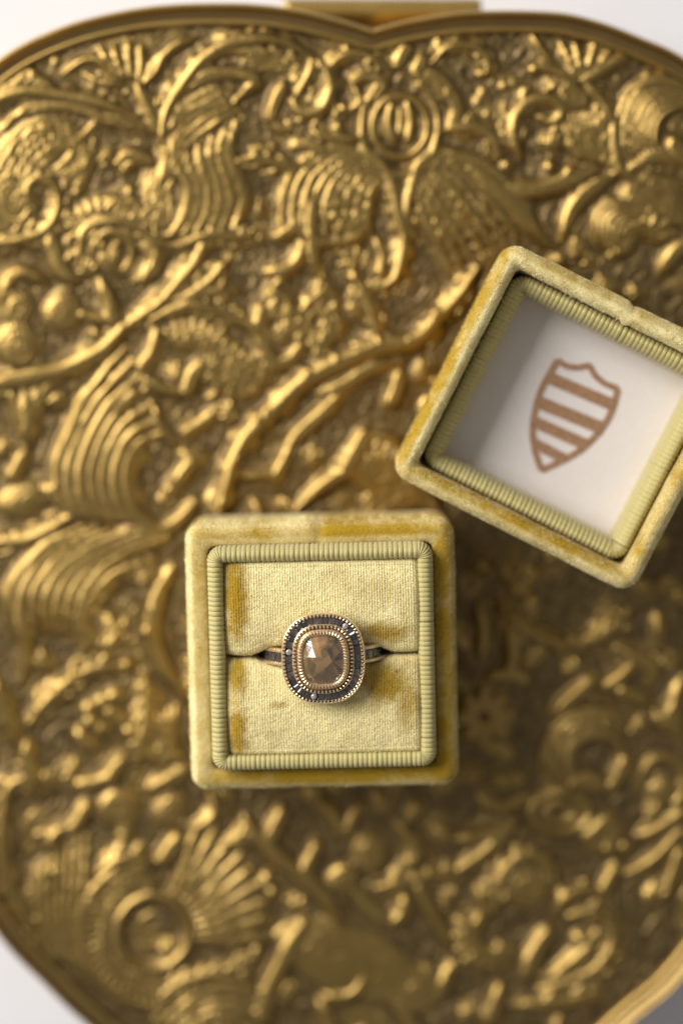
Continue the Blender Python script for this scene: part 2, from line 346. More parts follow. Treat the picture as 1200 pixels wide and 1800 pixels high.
    S([(175, 492), (190, 525), (198, 558), (200, 575)], 11, 1.6, 'leaf'); S([(138, 552), (165, 556), (195, 562)], 9, 1.4, 'leaf'); D(168, 586, 12, 1.9)
    FAN([(20, 690), (30, 720), (40, 760)], [(90, 660), (80, 690), (55, 740)], 4, 1.0, 'leaf_veins')
    S([(45, 700), (52, 740), (45, 770)], 12, 1.6, 'leaf'); S([(46, 790), (28, 825), (15, 845)], 10, 1.6, 'leaf'); D(45, 797, 10, 1.5)
    # concentric rocaille
    FAN([(225, 608), (168, 675), (122, 755), (98, 830), (112, 882), (152, 905), (205, 912)], [(288, 762), (248, 778), (226, 812), (222, 850), (236, 892), (276, 922)], 7, 1.6, 'rocaille', 0.55)
    S([(150, 680), (135, 725), (122, 765), (100, 810)], 9, 1.7, 'leaf')
    RAD(270, 840, 32, 50, 110, 235, 14, 0.9, 'bead_border')
    S([(276, 578), (268, 620), (242, 652)], 10, 1.4, 'leaf'); S([(255, 665), (290, 685), (318, 690)], 8, 1.3, 'leaf')
    S([(203, 722), (220, 708), (238, 692)], 10, 1.7, 'leaf', taper=(0.7, 0.8)); D(277, 725, 10, 1.5)
    S([(352, 640), (338, 662), (330, 692)], 11, 1.8, 'leaf', taper=(0.7, 0.7)); S([(352, 640), (375, 655), (380, 690), (360, 700)], 8, 1.2)
    RAD(340, 640, 30, 75, 20, 130, 9, 0.7, 'shell'); RAD(390, 660, 25, 60, -30, 100, 8, 0.7, 'shell')
    S([(275, 740), (295, 765), (312, 780)], 8, 1.3, 'leaf'); S([(382, 718), (362, 740), (322, 762)], 10, 1.3, 'leaf')
    FAN([(310, 785), (330, 795), (360, 790)], [(320, 815), (345, 815), (368, 805)], 4, 0.6, 'leaf_veins')
    S([(336, 815), (322, 832), (315, 842)], 11, 1.8, 'leaf', taper=(0.8, 0.7)); D(299, 862, 13, 1.6); D(285, 880, 9, 1.2)
    S([(275, 925), (300, 925), (330, 900), (345, 880)], 9, 1.4, 'leaf'); S([(230, 895), (250, 908), (275, 925)], 8, 1.4, 'leaf')
    # great diagonal stem
    S([(840, 470), (800, 528), (770, 556), (750, 582), (720, 602), (670, 608), (620, 626), (570, 650), (530, 674), (500, 702), (470, 732), (440, 762), (415, 802), (400, 850), (385, 905)], 17, 2.3, 'stem', taper=(0.4, 0.7))
    for a in ((767, 552, 14), (720, 598, 11), (668, 602, 11), (628, 622, 13), (592, 630, 10), (543, 655, 12), (533, 668, 11), (498, 700, 11), (470, 722, 11), (455, 735, 13), (417, 805, 12), (390, 885, 13)): D(a[0], a[1], a[2], 2.5, 'bud')
    S([(664, 602), (656, 560), (642, 520), (622, 488)], 11, 1.7, 'stem'); D(623, 487, 12, 1.7); S([(610, 540), (625, 538), (620, 555)], 8, 1.4, 'leaf')
    S([(560, 690), (600, 680), (650, 650), (700, 640)], 10, 1.3, 'leaf'); S([(500, 790), (540, 750), (580, 715), (600, 690)], 11, 1.4, 'leaf'); S([(480, 850), (495, 820), (510, 790)], 9, 1.4, 'leaf')
    S([(705, 650), (695, 690), (680, 715)], 11, 1.7, 'leaf'); S([(640, 760), (630, 785), (606, 830)], 12, 1.8, 'leaf', taper=(0.7, 0.7)); S([(520, 900), (560, 860), (610, 830), (640, 835)], 10, 1.4, 'leaf')
    S([(650, 765), (685, 770), (710, 795)], 9, 1.2); RAD(655, 850, 25, 75, 20, 160, 10, 0.8, 'shell'); BALL(655, 830, 38, 34, 1.2, 'fruit', 'rib', 45)
    S([(445, 880), (455, 905), (448, 935)], 9, 1.4, 'leaf'); S([(415, 830), (440, 835), (480, 830)], 8, 1.2, 'leaf')
    FAN([(640, 880), (700, 830), (760, 870)], [(660, 930), (720, 890), (790, 910)], 5, 0.6, 'leaf_veins')
    # crown cartouche and palmette
    RING(703, 222, 68, 84, 8, 1.3, 118, 422); RING(703, 222, 48, 54, 8, 1.4)
    S([(690, 180), (682, 215), (694, 255)], 9, 1.3, 'seed'); S([(715, 182), (724, 215), (716, 250)], 9, 1.3, 'seed'); S([(703, 190), (704, 240)], 6, 1.0, 'seed')
    S([(645, 262), (668, 285), (688, 320), (700, 380), (710, 425), (697, 485), (668, 507), (640, 505)], 11, 1.7); D(668, 475, 13, 1.9); S([(660, 420), (672, 450), (668, 475)], 8, 1.4, 'leaf')
    S([(762, 262), (735, 290), (722, 330), (714, 375), (716, 410)], 10, 1.5)
    FAN([(640, 258), (575, 262), (520, 295), (498, 345), (492, 410)], [(684, 315), (655, 330), (645, 375), (652, 415)], 9, 1.0, 'palmette', 0.5)
    FAN([(768, 258), (850, 285), (905, 340), (950, 400)], [(728, 320), (742, 370), (770, 430), (795, 490)], 9, 1.0, 'palmette', 0.5)
    RAD(610, 370, 12, 40, 0, 330, 9, 1.0, 'rosette'); RAD(790, 380, 12, 40, 0, 330, 9, 1.0, 'rosette')
    S([(520, 400), (560, 425), (620, 420), (650, 385)], 9, 1.2)
    S([(637, 240), (600, 244), (560, 236), (548, 224)], 9, 1.6); D(595, 223, 13, 1.8); D(604, 190, 10, 1.5); S([(618, 148), (632, 178), (608, 196)], 8, 1.3)
    S([(575, 270), (540, 252), (512, 258)], 9, 1.4, 'leaf'); S([(535, 292), (482, 286), (445, 276), (410, 288)], 9, 1.5); D(450, 275, 14, 1.7); D(480, 258, 9, 0.9)
    S([(545, 115), (575, 118), (600, 98), (625, 93), (655, 102), (690, 130)], 9, 1.5); D(650, 107, 10, 1.5); S([(615, 142), (640, 132), (668, 140)], 9, 1.4, 'leaf')
    S([(700, 118), (706, 98), (717, 80)], 10, 1.6, 'leaf'); S([(745, 92), (738, 112), (728, 132)], 9, 1.3, 'leaf'); S([(680, 140), (662, 160), (650, 178)], 9, 1.3, 'leaf')
    S([(760, 108), (785, 84), (815, 78), (843, 88), (857, 108), (855, 128), (840, 130)], 8, 1.4); FAN([(745, 120), (775, 130), (800, 165)], [(735, 140), (760, 150), (780, 185)], 4, 0.9, 'leaf_veins')
    S([(785, 150), (803, 190), (790, 232)], 10, 1.3, 'leaf'); S([(780, 228), (838, 224), (868, 248), (876, 278)], 10, 1.6)
    S([(548, 340), (548, 420), (557, 490)], 9, 1.4, 'leaf'); S([(530, 425), (523, 457), (500, 473), (465, 477)], 10, 1.7, 'leaf'); D(524, 455, 11, 1.8); S([(522, 392), (506, 408), (484, 418)], 9, 1.6, 'leaf')
    S([(465, 525), (480, 512), (505, 528), (512, 560)], 9, 1.5); S([(530, 545), (550, 525), (575, 510), (595, 530)], 9, 1.3); RAD(555, 565, 14, 45, 0, 340, 10, 0.9, 'rosette'); RAD(480, 570, 14, 38, 0, 340, 9, 0.8, 'rosette')
    S([(450, 590), (470, 620), (490, 650)], 9, 1.3, 'leaf'); S([(530, 605), (515, 630), (490, 640)], 10, 1.3, 'leaf'); D(618, 540, 11, 1.4); S([(600, 600), (580, 590), (555, 630)], 9, 1.2, 'leaf')
    RAD(420, 640, 18, 60, 180, 380, 9, 0.7, 'shell')
    # upper right
    S([(935, 62), (952, 88), (966, 105)], 8, 1.2, 'petal'); D(937, 121, 11, 1.6); S([(942, 112), (978, 125), (1012, 142)], 9, 1.4, 'petal'); S([(1112, 90), (1080, 110), (1048, 130), (1020, 142)], 11, 1.6, 'petal')
    for a in ([(985, 75), (1000, 105), (1015, 140)], [(1010, 75), (1018, 105), (1022, 140)], [(1048, 72), (1038, 105), (1028, 140)], [(1080, 78), (1060, 105), (1035, 138)]): S(a, 8, 1.1, 'petal')
    S([(1028, 145), (1055, 175), (1078, 212)], 11, 1.6, 'stem'); FAN([(960, 140), (990, 165), (1000, 185)], [(1000, 145), (1020, 165), (1030, 190)], 4, 0.8, 'leaf_veins')
    S([(915, 278), (903, 240), (905, 205), (925, 182), (952, 173), (980, 182), (986, 202), (966, 214), (950, 205)], 12, 1.8)
    S([(1078, 212), (1080, 250), (1090, 298), (1112, 315)], 10, 1.5); FAN([(990, 200), (1000, 245), (1040, 285)], [(1060, 195), (1060, 240), (1075, 285)], 7, 0.7, 'shell'); FAN([(990, 215), (1030, 222), (1072, 215)], [(1000, 262), (1040, 272), (1075, 270)], 5, 0.65, 'shell')
    FAN([(1250, 138), (1180, 138), (1118, 150), (1088, 200), (1088, 262), (1112, 292)], [(1250, 190), (1205, 186), (1168, 200), (1152, 230), (1156, 262), (1170, 275)], 7, 1.2, 'rocaille', 0.55)
    S([(1112, 152), (1150, 142), (1200, 148), (1260, 170)], 11, 1.7); S([(1184, 248), (1192, 262), (1200, 278)], 12, 1.7, 'leaf', taper=(0.8, 0.8))
    S([(1100, 302), (1150, 276), (1205, 285), (1260, 310)], 11, 1.6); FAN([(1100, 320), (1150, 310), (1215, 330)], [(1090, 350), (1150, 370), (1215, 400)], 6, 0.7, 'leaf_veins')
    S([(880, 332), (950, 332), (1000, 315), (1050, 298)], 13, 1.7, 'leaf'); S([(1080, 305), (1040, 332), (1005, 370), (985, 425)], 11, 1.6, 'leaf'); S([(825, 295), (868, 328), (918, 382), (968, 440)], 12, 1.6, 'leaf')
    D(892, 290, 11, 1.6); D(1000, 300, 12, 1.9); D(965, 292, 12, 1.6); S([(995, 250), (1010, 262), (1020, 275)], 8, 1.2, 'leaf')
    FAN([(1050, 425), (1045, 385), (1075, 355), (1120, 358)], [(1085, 450), (1085, 405), (1100, 385), (1130, 380)], 5, 1.1, 'shell'); RAD(1130, 430, 20, 60, 20, 200, 9, 0.8, 'shell'); S([(1160, 480), (1190, 440), (1230, 420)], 11, 1.5, 'leaf')
    for a in ((870, 120), (885, 150), (850, 160), (840, 180), (905, 145), (860, 200), (830, 205)): D(a[0], a[1], 9, 0.8, 'berry')
    # lower left rocaille
    S([(132, 902), (86, 930), (40, 950), (-20, 952)], 11, 1.6); S([(78, 852), (105, 880), (132, 905)], 10, 1.5, 'leaf'); BALL(40, 880, 44, 30, 1.1, 'fruit', 'cross', 20)
    FAN([(145, 925), (82, 960), (32, 1010), (16, 1060), (25, 1120)], [(300, 945), (222, 972), (172, 1010), (142, 1060), (136, 1110)], 7, 1.5, 'rocaille', 0.5)
    S([(265, 985), (205, 1008), (164, 1048), (146, 1092), (165, 1132), (195, 1130), (206, 1102), (190, 1082)], 10, 1.5); FAN([(215, 918), (260, 915), (300, 935)], [(200, 960), (250, 955), (290, 960)], 4, 0.9, 'leaf_veins')
    S([(305, 995), (278, 1048), (266, 1110), (284, 1170), (310, 1202), (330, 1240)], 13, 1.7, 'leaf'); D(270, 1070, 13, 2.0); D(259, 1111, 13, 2.0)
    S([(-10, 1190), (12, 1255), (36, 1312)], 12, 1.6); S([(30, 1060), (42, 1110), (46, 1160), (42, 1205)], 10, 1.5, 'leaf'); S([(48, 1305), (50, 1345), (62, 1375)], 11, 1.5, 'leaf')
    S([(48, 1275), (68, 1248), (100, 1216), (132, 1190), (172, 1175), (228, 1166)], 10, 1.4, 'stem')
    for a in ((225, 1168, 13), (128, 1193, 12), (100, 1218, 12), (68, 1248, 11)): D(a[0], a[1], a[2], 2.0, 'bud')
    for a in ((180, 1232), (212, 1265), (228, 1288), (180, 1284), (156, 1246), (204, 1222), (196, 1255), (160, 1270)): D(a[0], a[1], 15, 1.5, 'berry')
    S([(250, 1180), (259, 1220), (258, 1262), (248, 1318), (275, 1332), (322, 1330)], 10, 1.4); S([(134, 1284), (146, 1302), (162, 1318)], 10, 1.5, 'leaf'); FAN([(275, 1260), (285, 1290), (280, 1325)], [(310, 1240), (305, 1285), (300, 1325)], 4, 0.9, 'leaf_veins')
    S([(216, 1338), (205, 1350), (194, 1368)], 12, 1.9, 'leaf', taper=(0.8, 0.8)); S([(132, 1382), (168, 1376), (200, 1362)], 10, 1.4, 'leaf'); S([(260, 1388), (292, 1375), (335, 1350)], 11, 1.6, 'leaf')
    BALL(210, 1420, 40, 34, 1.4, 'fruit', 'cross', 0); BALL(300, 1425, 34, 28, 1.2, 'fruit', 'rib', 40); S([(368, 1395), (378, 1425), (362, 1445), (340, 1455)], 9, 1.5)
    S([(75, 1402), (40, 1372), (15, 1385), (8, 1420), (3, 1475), (10, 1540), (36, 1602), (70, 1652), (96, 1692), (90, 1712)], 11, 1.8)
    S([(152, 1418), (142, 1438), (130, 1458)], 11, 1.8, 'leaf', taper=(0.8, 0.7)); S([(130, 1456), (100, 1462), (88, 1482), (96, 1500)], 10, 1.6); D(94, 1532, 11, 1.8)
    FAN([(62, 1528), (68, 1600), (98, 1680)], [(152, 1470), (150, 1550), (140, 1620), (155, 1725)], 7, 1.2, 'acanthus_leaf', 0.5)
    RING(270, 1640, 64, 64, 9, 1.5); RAD(270, 1640, 72, 130, 95, 275, 26, 0.7, 'shell', 8); RING(270, 1640, 90, 92, 6, 0.9, 80, 290); RING(270, 1640, 128, 130, 9, 1.2, 100, 280)
    S([(170, 1535), (200, 1514), (240, 1506), (280, 1514)], 9, 1.6); S([(312, 1474), (300, 1492), (288, 1512)], 13, 2.1, 'leaf', taper=(0.8, 0.8)); BALL(262, 1655, 38, 38, 0.35, 'fruit', 'rib', 120)
    RAD(270, 1640, 80, 205, -8, 62, 9, 1.1, 'acanthus_leaf', 6, 0.5)
    for a in ((400, 1640), (440, 1630), (410, 1665), (455, 1600), (480, 1570), (452, 1675), (430, 1540), (470, 1545)): D(a[0], a[1], 12, 1.3, 'berry')
    S([(275, 1758), (320, 1726), (372, 1712), (420, 1720), (455, 1742)], 9, 1.5)
    for k in range(6): RING(390, 1868, 138-k*17, 138-k*17, 7, 0.7, 40, 150, 'shell_rib')
    S([(430, 1440), (480, 1500), (532, 1542), (572, 1582), (602, 1645)], 13, 1.7, 'leaf'); S([(562, 1478), (546, 1510), (534, 1540)], 10, 1.8, 'leaf'); S([(498, 1425), (485, 1450), (478, 1470)], 11, 1.8, 'leaf', taper=(0.8, 0.6))
    BALL(610, 1690, 140, 62, 1.5, 'great_leaf', None, -20); S([(532, 1625), (500, 1682), (475, 1735), (462, 1790)], 12, 2.2, 'leaf', taper=(0.6, 0.9)); S([(640, 1715), (628, 1742), (600, 1756), (570, 1750)], 9, 1.9, 'leaf'); S([(560, 1760), (575, 1790), (580, 1830)], 10, 1.4, 'leaf')
    S([(700, 1450), (726, 1480), (732, 1508), (718, 1528)], 10, 1.7); D(721, 1516, 13, 2.0); S([(660, 1562), (720, 1548), (810, 1530)], 9, 1.3, 'stem'); S([(712, 1578), (708, 1608), (688, 1628)], 10, 1.6, 'leaf'); S([(735, 1558), (762, 1612), (795, 1668)], 10, 1.6, 'leaf')
    S([(620, 1560), (650, 1600), (690, 1620)], 9, 1.2, 'leaf'); BALL(650, 1500, 30, 40, 1.2, 'fruit', 'rib', 10); BALL(605, 1545, 30, 26, 1.2, 'fruit', 'rib', 60)
    BALL(742, 1740, 48, 42, 1.5, 'fruit', 'rib', 40); S([(800, 1690), (785, 1720), (770, 1760)], 10, 1.6, 'leaf'); S([(690, 1760), (720, 1800), (740, 1840)], 10, 1.4, 'leaf')
    # lower right
    S([(908, 1438), (882, 1470), (852, 1500), (800, 1535)], 10, 1.5, 'leaf'); S([(800, 1478), (858, 1466), (902, 1448)], 9, 1.4, 'leaf'); RING(985, 1430, 52, 34, 8, 1.2, name='ring_moulding'); RING(985, 1430, 26, 16, 7, 1.0)
    S([(1078, 1432), (1052, 1455), (1028, 1478)], 10, 1.6, 'leaf'); D(1072, 1495, 12, 1.4); D(1100, 1490, 12, 1.4); BALL(1060, 1470, 40, 34, 0.8, 'fruit', 'cross', 20)
    S([(1215, 1420), (1155, 1460), (1122, 1468)], 10, 1.7, 'leaf'); S([(1200, 1458), (1162, 1500), (1130, 1525), (1095, 1537)], 9, 1.7, 'leaf'); S([(1200, 1490), (1182, 1540), (1170, 1572)], 10, 1.7, 'leaf'); D(1171, 1571, 10, 1.9)
    S([(868, 1605), (880, 1542), (905, 1512), (940, 1504), (970, 1524), (976, 1552)], 11, 1.7); BALL(930, 1560, 42, 40, 1.1, 'fruit', 'rib', 0)
    S([(978, 1610), (992, 1580), (1020, 1565), (1062, 1566)], 11, 1.6); S([(1082, 1528), (1072, 1545), (1064, 1562)], 11, 1.9, 'leaf', taper=(0.8, 0.8)); S([(1000, 1612), (1040, 1602), (1074, 1622), (1076, 1660), (1052, 1698), (1010, 1722), (950, 1740)], 9, 1.4); D(1018, 1650, 12, 1.7); FAN([(1010, 1680), (1030, 1670), (1050, 1640)], [(970, 1715), (1000, 1705), (1030, 1690)], 4, 0.9, 'leaf_veins')
    S([(962, 1640), (942, 1672), (924, 1715)], 12, 1.9, 'leaf', taper=(0.8, 0.7)); S([(880, 1738), (870, 1765), (860, 1795)], 11, 1.8, 'leaf', taper=(0.8, 0.8)); S([(1060, 1742), (1000, 1762), (900, 1768)], 9, 1.3, 'leaf'); RAD(860, 1650, 20, 60, 150, 330, 8, 0.9, 'shell')
    S([(985, 1790), (975, 1820), (960, 1850)], 9, 1.4, 'leaf'); S([(840, 1560), (850, 1600), (830, 1640)], 9, 1.2, 'leaf')
    S([(870, 1050), (905, 1092), (960, 1124), (1020, 1130), (1068, 1110), (1112, 1068)], 10, 1.6); D(1083, 1104, 11, 1.7); S([(1160, 1080), (1158, 1120)], 10, 1.5, 'leaf'); S([(1085, 1140), (1120, 1155), (1150, 1170), (1155, 1200)], 9, 1.3)
    S([(968, 1262), (1000, 1232), (1028, 1210), (1050, 1190)], 11, 1.7, 'leaf'); S([(1060, 1212), (1092, 1190), (1110, 1170)], 9, 1.4, 'leaf'); S([(1086, 1216), (1110, 1222), (1138, 1232)], 11, 1.7, 'leaf'); S([(1150, 1250), (1172, 1278), (1178, 1240)], 10, 1.5, 'leaf')
    RING(1050, 1340, 50, 46, 8, 1.3); FAN([(965, 1400), (950, 1330), (985, 1270), (1060, 1245), (1120, 1270)], [(1000, 1385), (995, 1335), (1010, 1300), (1055, 1285), (1090, 1305)], 5, 1.0, 'rocaille', 0.5)
    S([(1000, 1382), (1040, 1368), (1062, 1388)], 10, 1.6, 'leaf'); S([(1098, 1330), (1088, 1360), (1072, 1395)], 9, 1.6, 'leaf'); S([(858, 1310), (880, 1318), (898, 1330)], 11, 1.6, 'leaf'); S([(895, 1100), (902, 1150), (892, 1190)], 10, 1.4, 'leaf'); S([(850, 1192), (900, 1186), (930, 1200)], 9, 1.4, 'leaf'); S([(840, 1060), (850, 1110), (845, 1160)], 9, 1.3, 'leaf')
    RING(1165, 1375, 40, 42, 8, 1.2, -60, 200); BALL(1165, 1390, 26, 24, 1.0, 'fruit', 'rib', 30); S([(1200, 1190), (1185, 1250), (1195, 1310)], 9, 1.3, 'leaf'); S([(840, 1400), (880, 1420), (930, 1400)], 10, 1.3, 'leaf'); RAD(850, 1260, 15, 45, 0, 320, 8, 0.9, 'rosette')
    S([(560, 1410), (590, 1440), (600, 1480)], 9, 1.3, 'leaf'); S([(640, 1410), (620, 1440), (610, 1470)], 9, 1.3, 'leaf')
ornaments()
# the parts of the lid beyond the photograph go on in the same manner
def filler(xa, xb, ya, yb, n, names=True):
    for _ in range(n):
        x = random.uniform(xa, xb); y = random.uniform(ya, yb); a = random.uniform(0, 6.28); k = random.choice((-1, 1)); r = random.uniform(25, 48)
        pts = [(x+r*(1-0.11*j)*math.cos(a+k*j*0.55), y+r*(1-0.11*j)*math.sin(a+k*j*0.55)) for j in range(8)]
        S(pts, random.uniform(8, 11), random.uniform(1.2, 1.7), 'scroll')
        if random.random() < 0.5: RAD(x, y, 12, r*0.55, 0, 300, 7, 0.7, 'rosette')
filler(-200, -40, 200, 1450, 22); filler(1240, 1450, 200, 1500, 28); filler(200, 1050, 1850, 2060, 20)

def occupied():
    m = (H > 0.2).astype(np.float32); return m.cumsum(0).cumsum(1)
def small_ornaments(n):
    I = occupied(); made = 0
    for _ in range(6000):
        x = random.uniform(0, 1200); y = random.uniform(95, 1790); c = W([(x, y)])[0]; w = random.uniform(1.3, 2.2)
        i0, i1 = int((c[0]-w-x0)/G), int((c[0]+w-x0)/G); j0, j1 = int((c[1]-w-y0)/G), int((c[1]+w-y0)/G)
        if min(i0, j0) < 1 or i1 >= nx or j1 >= ny: continue
        if (I[i1, j1]-I[i0, j1]-I[i1, j0]+I[i0, j0])/((i1-i0)*(j1-j0)) > 0.10: continue
        if np.min((OUT[:, 0]-c[0])**2+(OUT[:, 1]-c[1])**2) < 9**2: continue
        r = w/PXM*1.25; a = random.uniform(0, 6.28); k = random.choice((-1, 1)); t = random.random()
        i = new_id('leaf_spray'); nr = random.randint(5, 7); L = w*random.uniform(1.6, 2.1); bx, by = c[0]-0.8*w*math.cos(a), c[1]-0.8*w*math.sin(a)
        for q in range(nr):
            f = (q-(nr-1)/2)/((nr-1)/2); b = a+f*0.95; l = L*(1-0.38*f*f); cv = 0.55*f+0.25*k
            stroke_w([(bx, by), (bx+l*0.4*math.cos(b), by+l*0.4*math.sin(b)), (bx+l*0.75*math.cos(b+cv*0.3), by+l*0.75*math.sin(b+cv*0.3)), (bx+l*math.cos(b+cv*0.6), by+l*math.sin(b+cv*0.6))], 0.40, 0.85+0.2*random.random(), i, (0.5, 0.35), False, 0.7)
        made += 1
        if made % 6 == 0: I = occupied()
        if made >= n: break
small_ornaments(150)

def gblur(A, s):
    k = np.arange(-int(3*s), int(3*s)+1); g = np.exp(-k*k/(2*s*s)); g /= g.sum()
    A = np.apply_along_axis(lambda v: np.convolve(v, g, 'same'), 0, A); return np.apply_along_axis(lambda v: np.convolve(v, g, 'same'), 1, A)
Bm = gblur((H > 0.25).astype(np.float32), 1.1/G)
B2 = gblur((H > 0.25).astype(np.float32), 3.0/G)
Hs = gblur(H, 0.7)
stip = fbm(GX, GY, 0.9, 3, 3)-0.5
ridg = np.sin(Bm*2*math.pi*5.0+fbm(GX, GY, 6, 2, 9)*5)
ground = (1-smooth01(0.10, 0.36, Bm))*smooth01(0.26, 0.42, fbm(GX, GY, 13, 3, 27))
# chased lines: noise smeared along the contours of the ornament
gxg, gyg = np.gradient(gblur(Hs, 0.5/G)+B2*1.5+0.25*fbm(GX, GY, 8, 2, 51)); mg = np.sqrt(gxg**2+gyg**2)+1e-7
ux, uy = (-gyg/mg).astype(np.float32), (gxg/mg).astype(np.float32)
n0 = gblur(rng.random((nx, ny)).astype(np.float32), 0.85); n0 = n0.ravel(); lic = n0.reshape(nx, ny).copy(); II, JJ = np.meshgrid(np.arange(nx, dtype=np.float32), np.arange(ny, dtype=np.float32), indexing='ij')
for sg in (1, -1):
    fi, fj = II.copy(), JJ.copy(); dx, dy = ux*sg, uy*sg
    for k in range(15):
        fi += dx; fj += dy; ix = np.clip(np.rint(fi), 0, nx-1).astype(np.int32); iy = np.clip(np.rint(fj), 0, ny-1).astype(np.int32); f = ix*ny+iy
        lic += n0[f]; ax_, ay_ = ux.ravel()[f], uy.ravel()[f]; fl = np.where(ax_*dx+ay_*dy < 0, -1, 1); dx, dy = ax_*fl, ay_*fl
lic = (lic-lic.mean())/lic.std()
vein = lic*(1-0.75*np.clip(H/1.2, 0, 1))
Z = 44.7+Hs*0.52+smooth01(0.1, 0.9, Bm)*0.55+B2*0.5+stip*0.34*ground+vein*0.115*(1-0.25*ground)+ridg*0.07*(1-ground)*np.clip(1-H/1.6, 0.15, 1)+(fbm(GX, GY, 0.6, 2, 5)-0.5)*0.06
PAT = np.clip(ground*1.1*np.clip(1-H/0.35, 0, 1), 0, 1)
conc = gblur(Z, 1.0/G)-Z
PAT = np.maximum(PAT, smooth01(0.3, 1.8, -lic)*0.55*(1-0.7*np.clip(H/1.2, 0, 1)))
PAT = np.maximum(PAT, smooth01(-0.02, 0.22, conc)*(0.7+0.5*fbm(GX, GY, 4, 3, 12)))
# inside test by signed distance to the outline (scanline parity, then drop a margin under the bead)
IN = OUT+INW*3.85
inside = np.zeros((nx, ny), bool)
for j in range(ny):
    y = gy[j]; a = IN; b = np.roll(IN, -1, 0); c = (a[:, 1] > y) != (b[:, 1] > y)
    xs = np.sort(a[c, 0]+(y-a[c, 1])/(b[c, 1]-a[c, 1])*(b[c, 0]-a[c, 0]))
    for q in range(0, len(xs)-1, 2): inside[(gx >= xs[q]) & (gx <= xs[q+1]), j] = True
Q = grid_faces(nx, ny); okv = inside.ravel(); Q = Q[okv[Q].all(1)]
idq = ID.ravel()[Q].max(1)
P = np.stack([GX.ravel(), GY.ravel(), Z.ravel()], 1); PATf = PAT.ravel()
def sub(name, q, parent):
    u, inv = np.unique(q.ravel(), return_inverse=True)
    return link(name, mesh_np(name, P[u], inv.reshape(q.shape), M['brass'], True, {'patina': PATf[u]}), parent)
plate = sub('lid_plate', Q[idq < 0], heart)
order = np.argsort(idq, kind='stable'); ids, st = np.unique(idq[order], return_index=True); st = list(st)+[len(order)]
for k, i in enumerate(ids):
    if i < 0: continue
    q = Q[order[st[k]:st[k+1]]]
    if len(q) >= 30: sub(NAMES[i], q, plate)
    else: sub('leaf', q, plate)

# ------------------------------------------------------------------ velvet boxes
def rrect(ax, ay, r, nside=44, ncor=9):
    pts = []
    C = [(ax-r, ay-r, 0), (-(ax-r), ay-r, 90), (-(ax-r), -(ay-r), 180), (ax-r, -(ay-r), 270)]
    for k, (cx, cy, a0) in enumerate(C):
        cor = [(cx+r*math.cos(R(a0+90*j/ncor)), cy+r*math.sin(R(a0+90*j/ncor))) for j in range(ncor+1)]
        pts += cor; nxt = C[(k+1) % 4]; q = (nxt[0]+r*math.cos(R(nxt[2])), nxt[1]+r*math.sin(R(nxt[2])))
        for j in range(1, nside): t = j/nside; pts.append((cor[-1][0]*(1-t)+q[0]*t, cor[-1][1]*(1-t)+q[1]*t))
    return np.array(pts)
def ring_mesh(ax, ay, r, profile, seam=None, wob=0.12, seed=0, rmin=0.6):
    rings = []
    for s, z in profile:
        p = rrect(ax-s, ay-s, max(rmin, r-s)); n = len(p)
        d = p/np.linalg.norm(p, axis=1)[:, None]; wv = (fbm(p[:, 0]+seed*50, p[:, 1], 6, 3, seed)-0.5)*2*wob
        zz = np.full(n, z)+(fbm(p[:, 0], p[:, 1]+seed*50, 7, 3, seed+4)-0.5)*2*wob
        if seam is not None:
            m = (p[:, 1] > 0) & (np.abs(p[:, 0]) < ax-s-r)        # far side carries the seam where the cloth ends meet
            u = p[:, 0]-seam
            if z > 6: 
                wv = wv+np.where(m, np.where(u < 0, 0.22, -0.12)*np.exp(-np.abs(u)/6)-0.55*np.exp(-(u/0.45)**2), 0)
                zz = zz+np.where(m, -0.55*np.exp(-(u/0.45)**2), 0)
        rings.append(np.concatenate([p+d*wv[:, None], zz[:, None]], 1))
    V = np.stack(rings, 1); n = V.shape[0]
    return V.reshape(-1, 3), grid_faces(n, len(profile), True, False)[:, ::-1]
def normals(V, F):
    fn = np.cross(V[F[:, 2]]-V[F[:, 0]], V[F[:, 3]]-V[F[:, 1]]); N = np.zeros_like(V)
    for k in range(4): np.add.at(N, F[:, k], fn)
    return N/np.maximum(1e-9, np.linalg.norm(N, axis=1))[:, None], np.linalg.norm(fn, axis=1)/2
def pile(V, F, nap_and_shade, n, length, width, lean, parent, keep=None, name='velvet_pile', clump=0.6):
    N, A = normals(V, F)
    if keep is not None: A = A*keep[F].mean(1)
    f = rng.choice(len(F), n, p=A/A.sum()); u = rng.random((n, 1)); v = rng.random((n, 1))
    bl = lambda X: (X[F[f, 0]]*(1-u)+X[F[f, 1]]*u)*(1-v)+(X[F[f, 3]]*(1-u)+X[F[f, 2]]*u)*v
    p = bl(V); nn = bl(N); na = bl(nap_and_shade[:, None])[:, 0]
    ln = np.asarray(lean(p) if callable(lean) else np.broadcast_to(lean, p.shape))
    tuft = np.stack([vnoise(p[:, 0], p[:, 1]+p[:, 2], 0.55, 80+q) for q in range(3)], 1)-0.5
    d = nn+ln+tuft*1.5*clump+rng.normal(0, 0.36, (n, 3)); d /= np.linalg.norm(d, axis=1)[:, None]
    t = np.cross(d, rng.normal(0, 1, (n, 3))); t /= np.linalg.norm(t, axis=1)[:, None]
    L = length*(0.6+0.7*rng.random((n, 1)))
    T = np.stack([p-t*width/2-nn*0.05, p+t*width/2-nn*0.05, p+d*L], 1).reshape(-1, 3)
    return link(name, mesh_np(name, T, np.arange(3*n).reshape(-1, 3), M['pile'], False, {'nap_and_shade': np.repeat(np.clip(na+rng.normal(0, 0.22, n)+1.5*(vnoise(p[:, 0], p[:, 1], 0.45, 7)-0.5)*clump, 0, 1), 3)}), parent, kind='stuff')

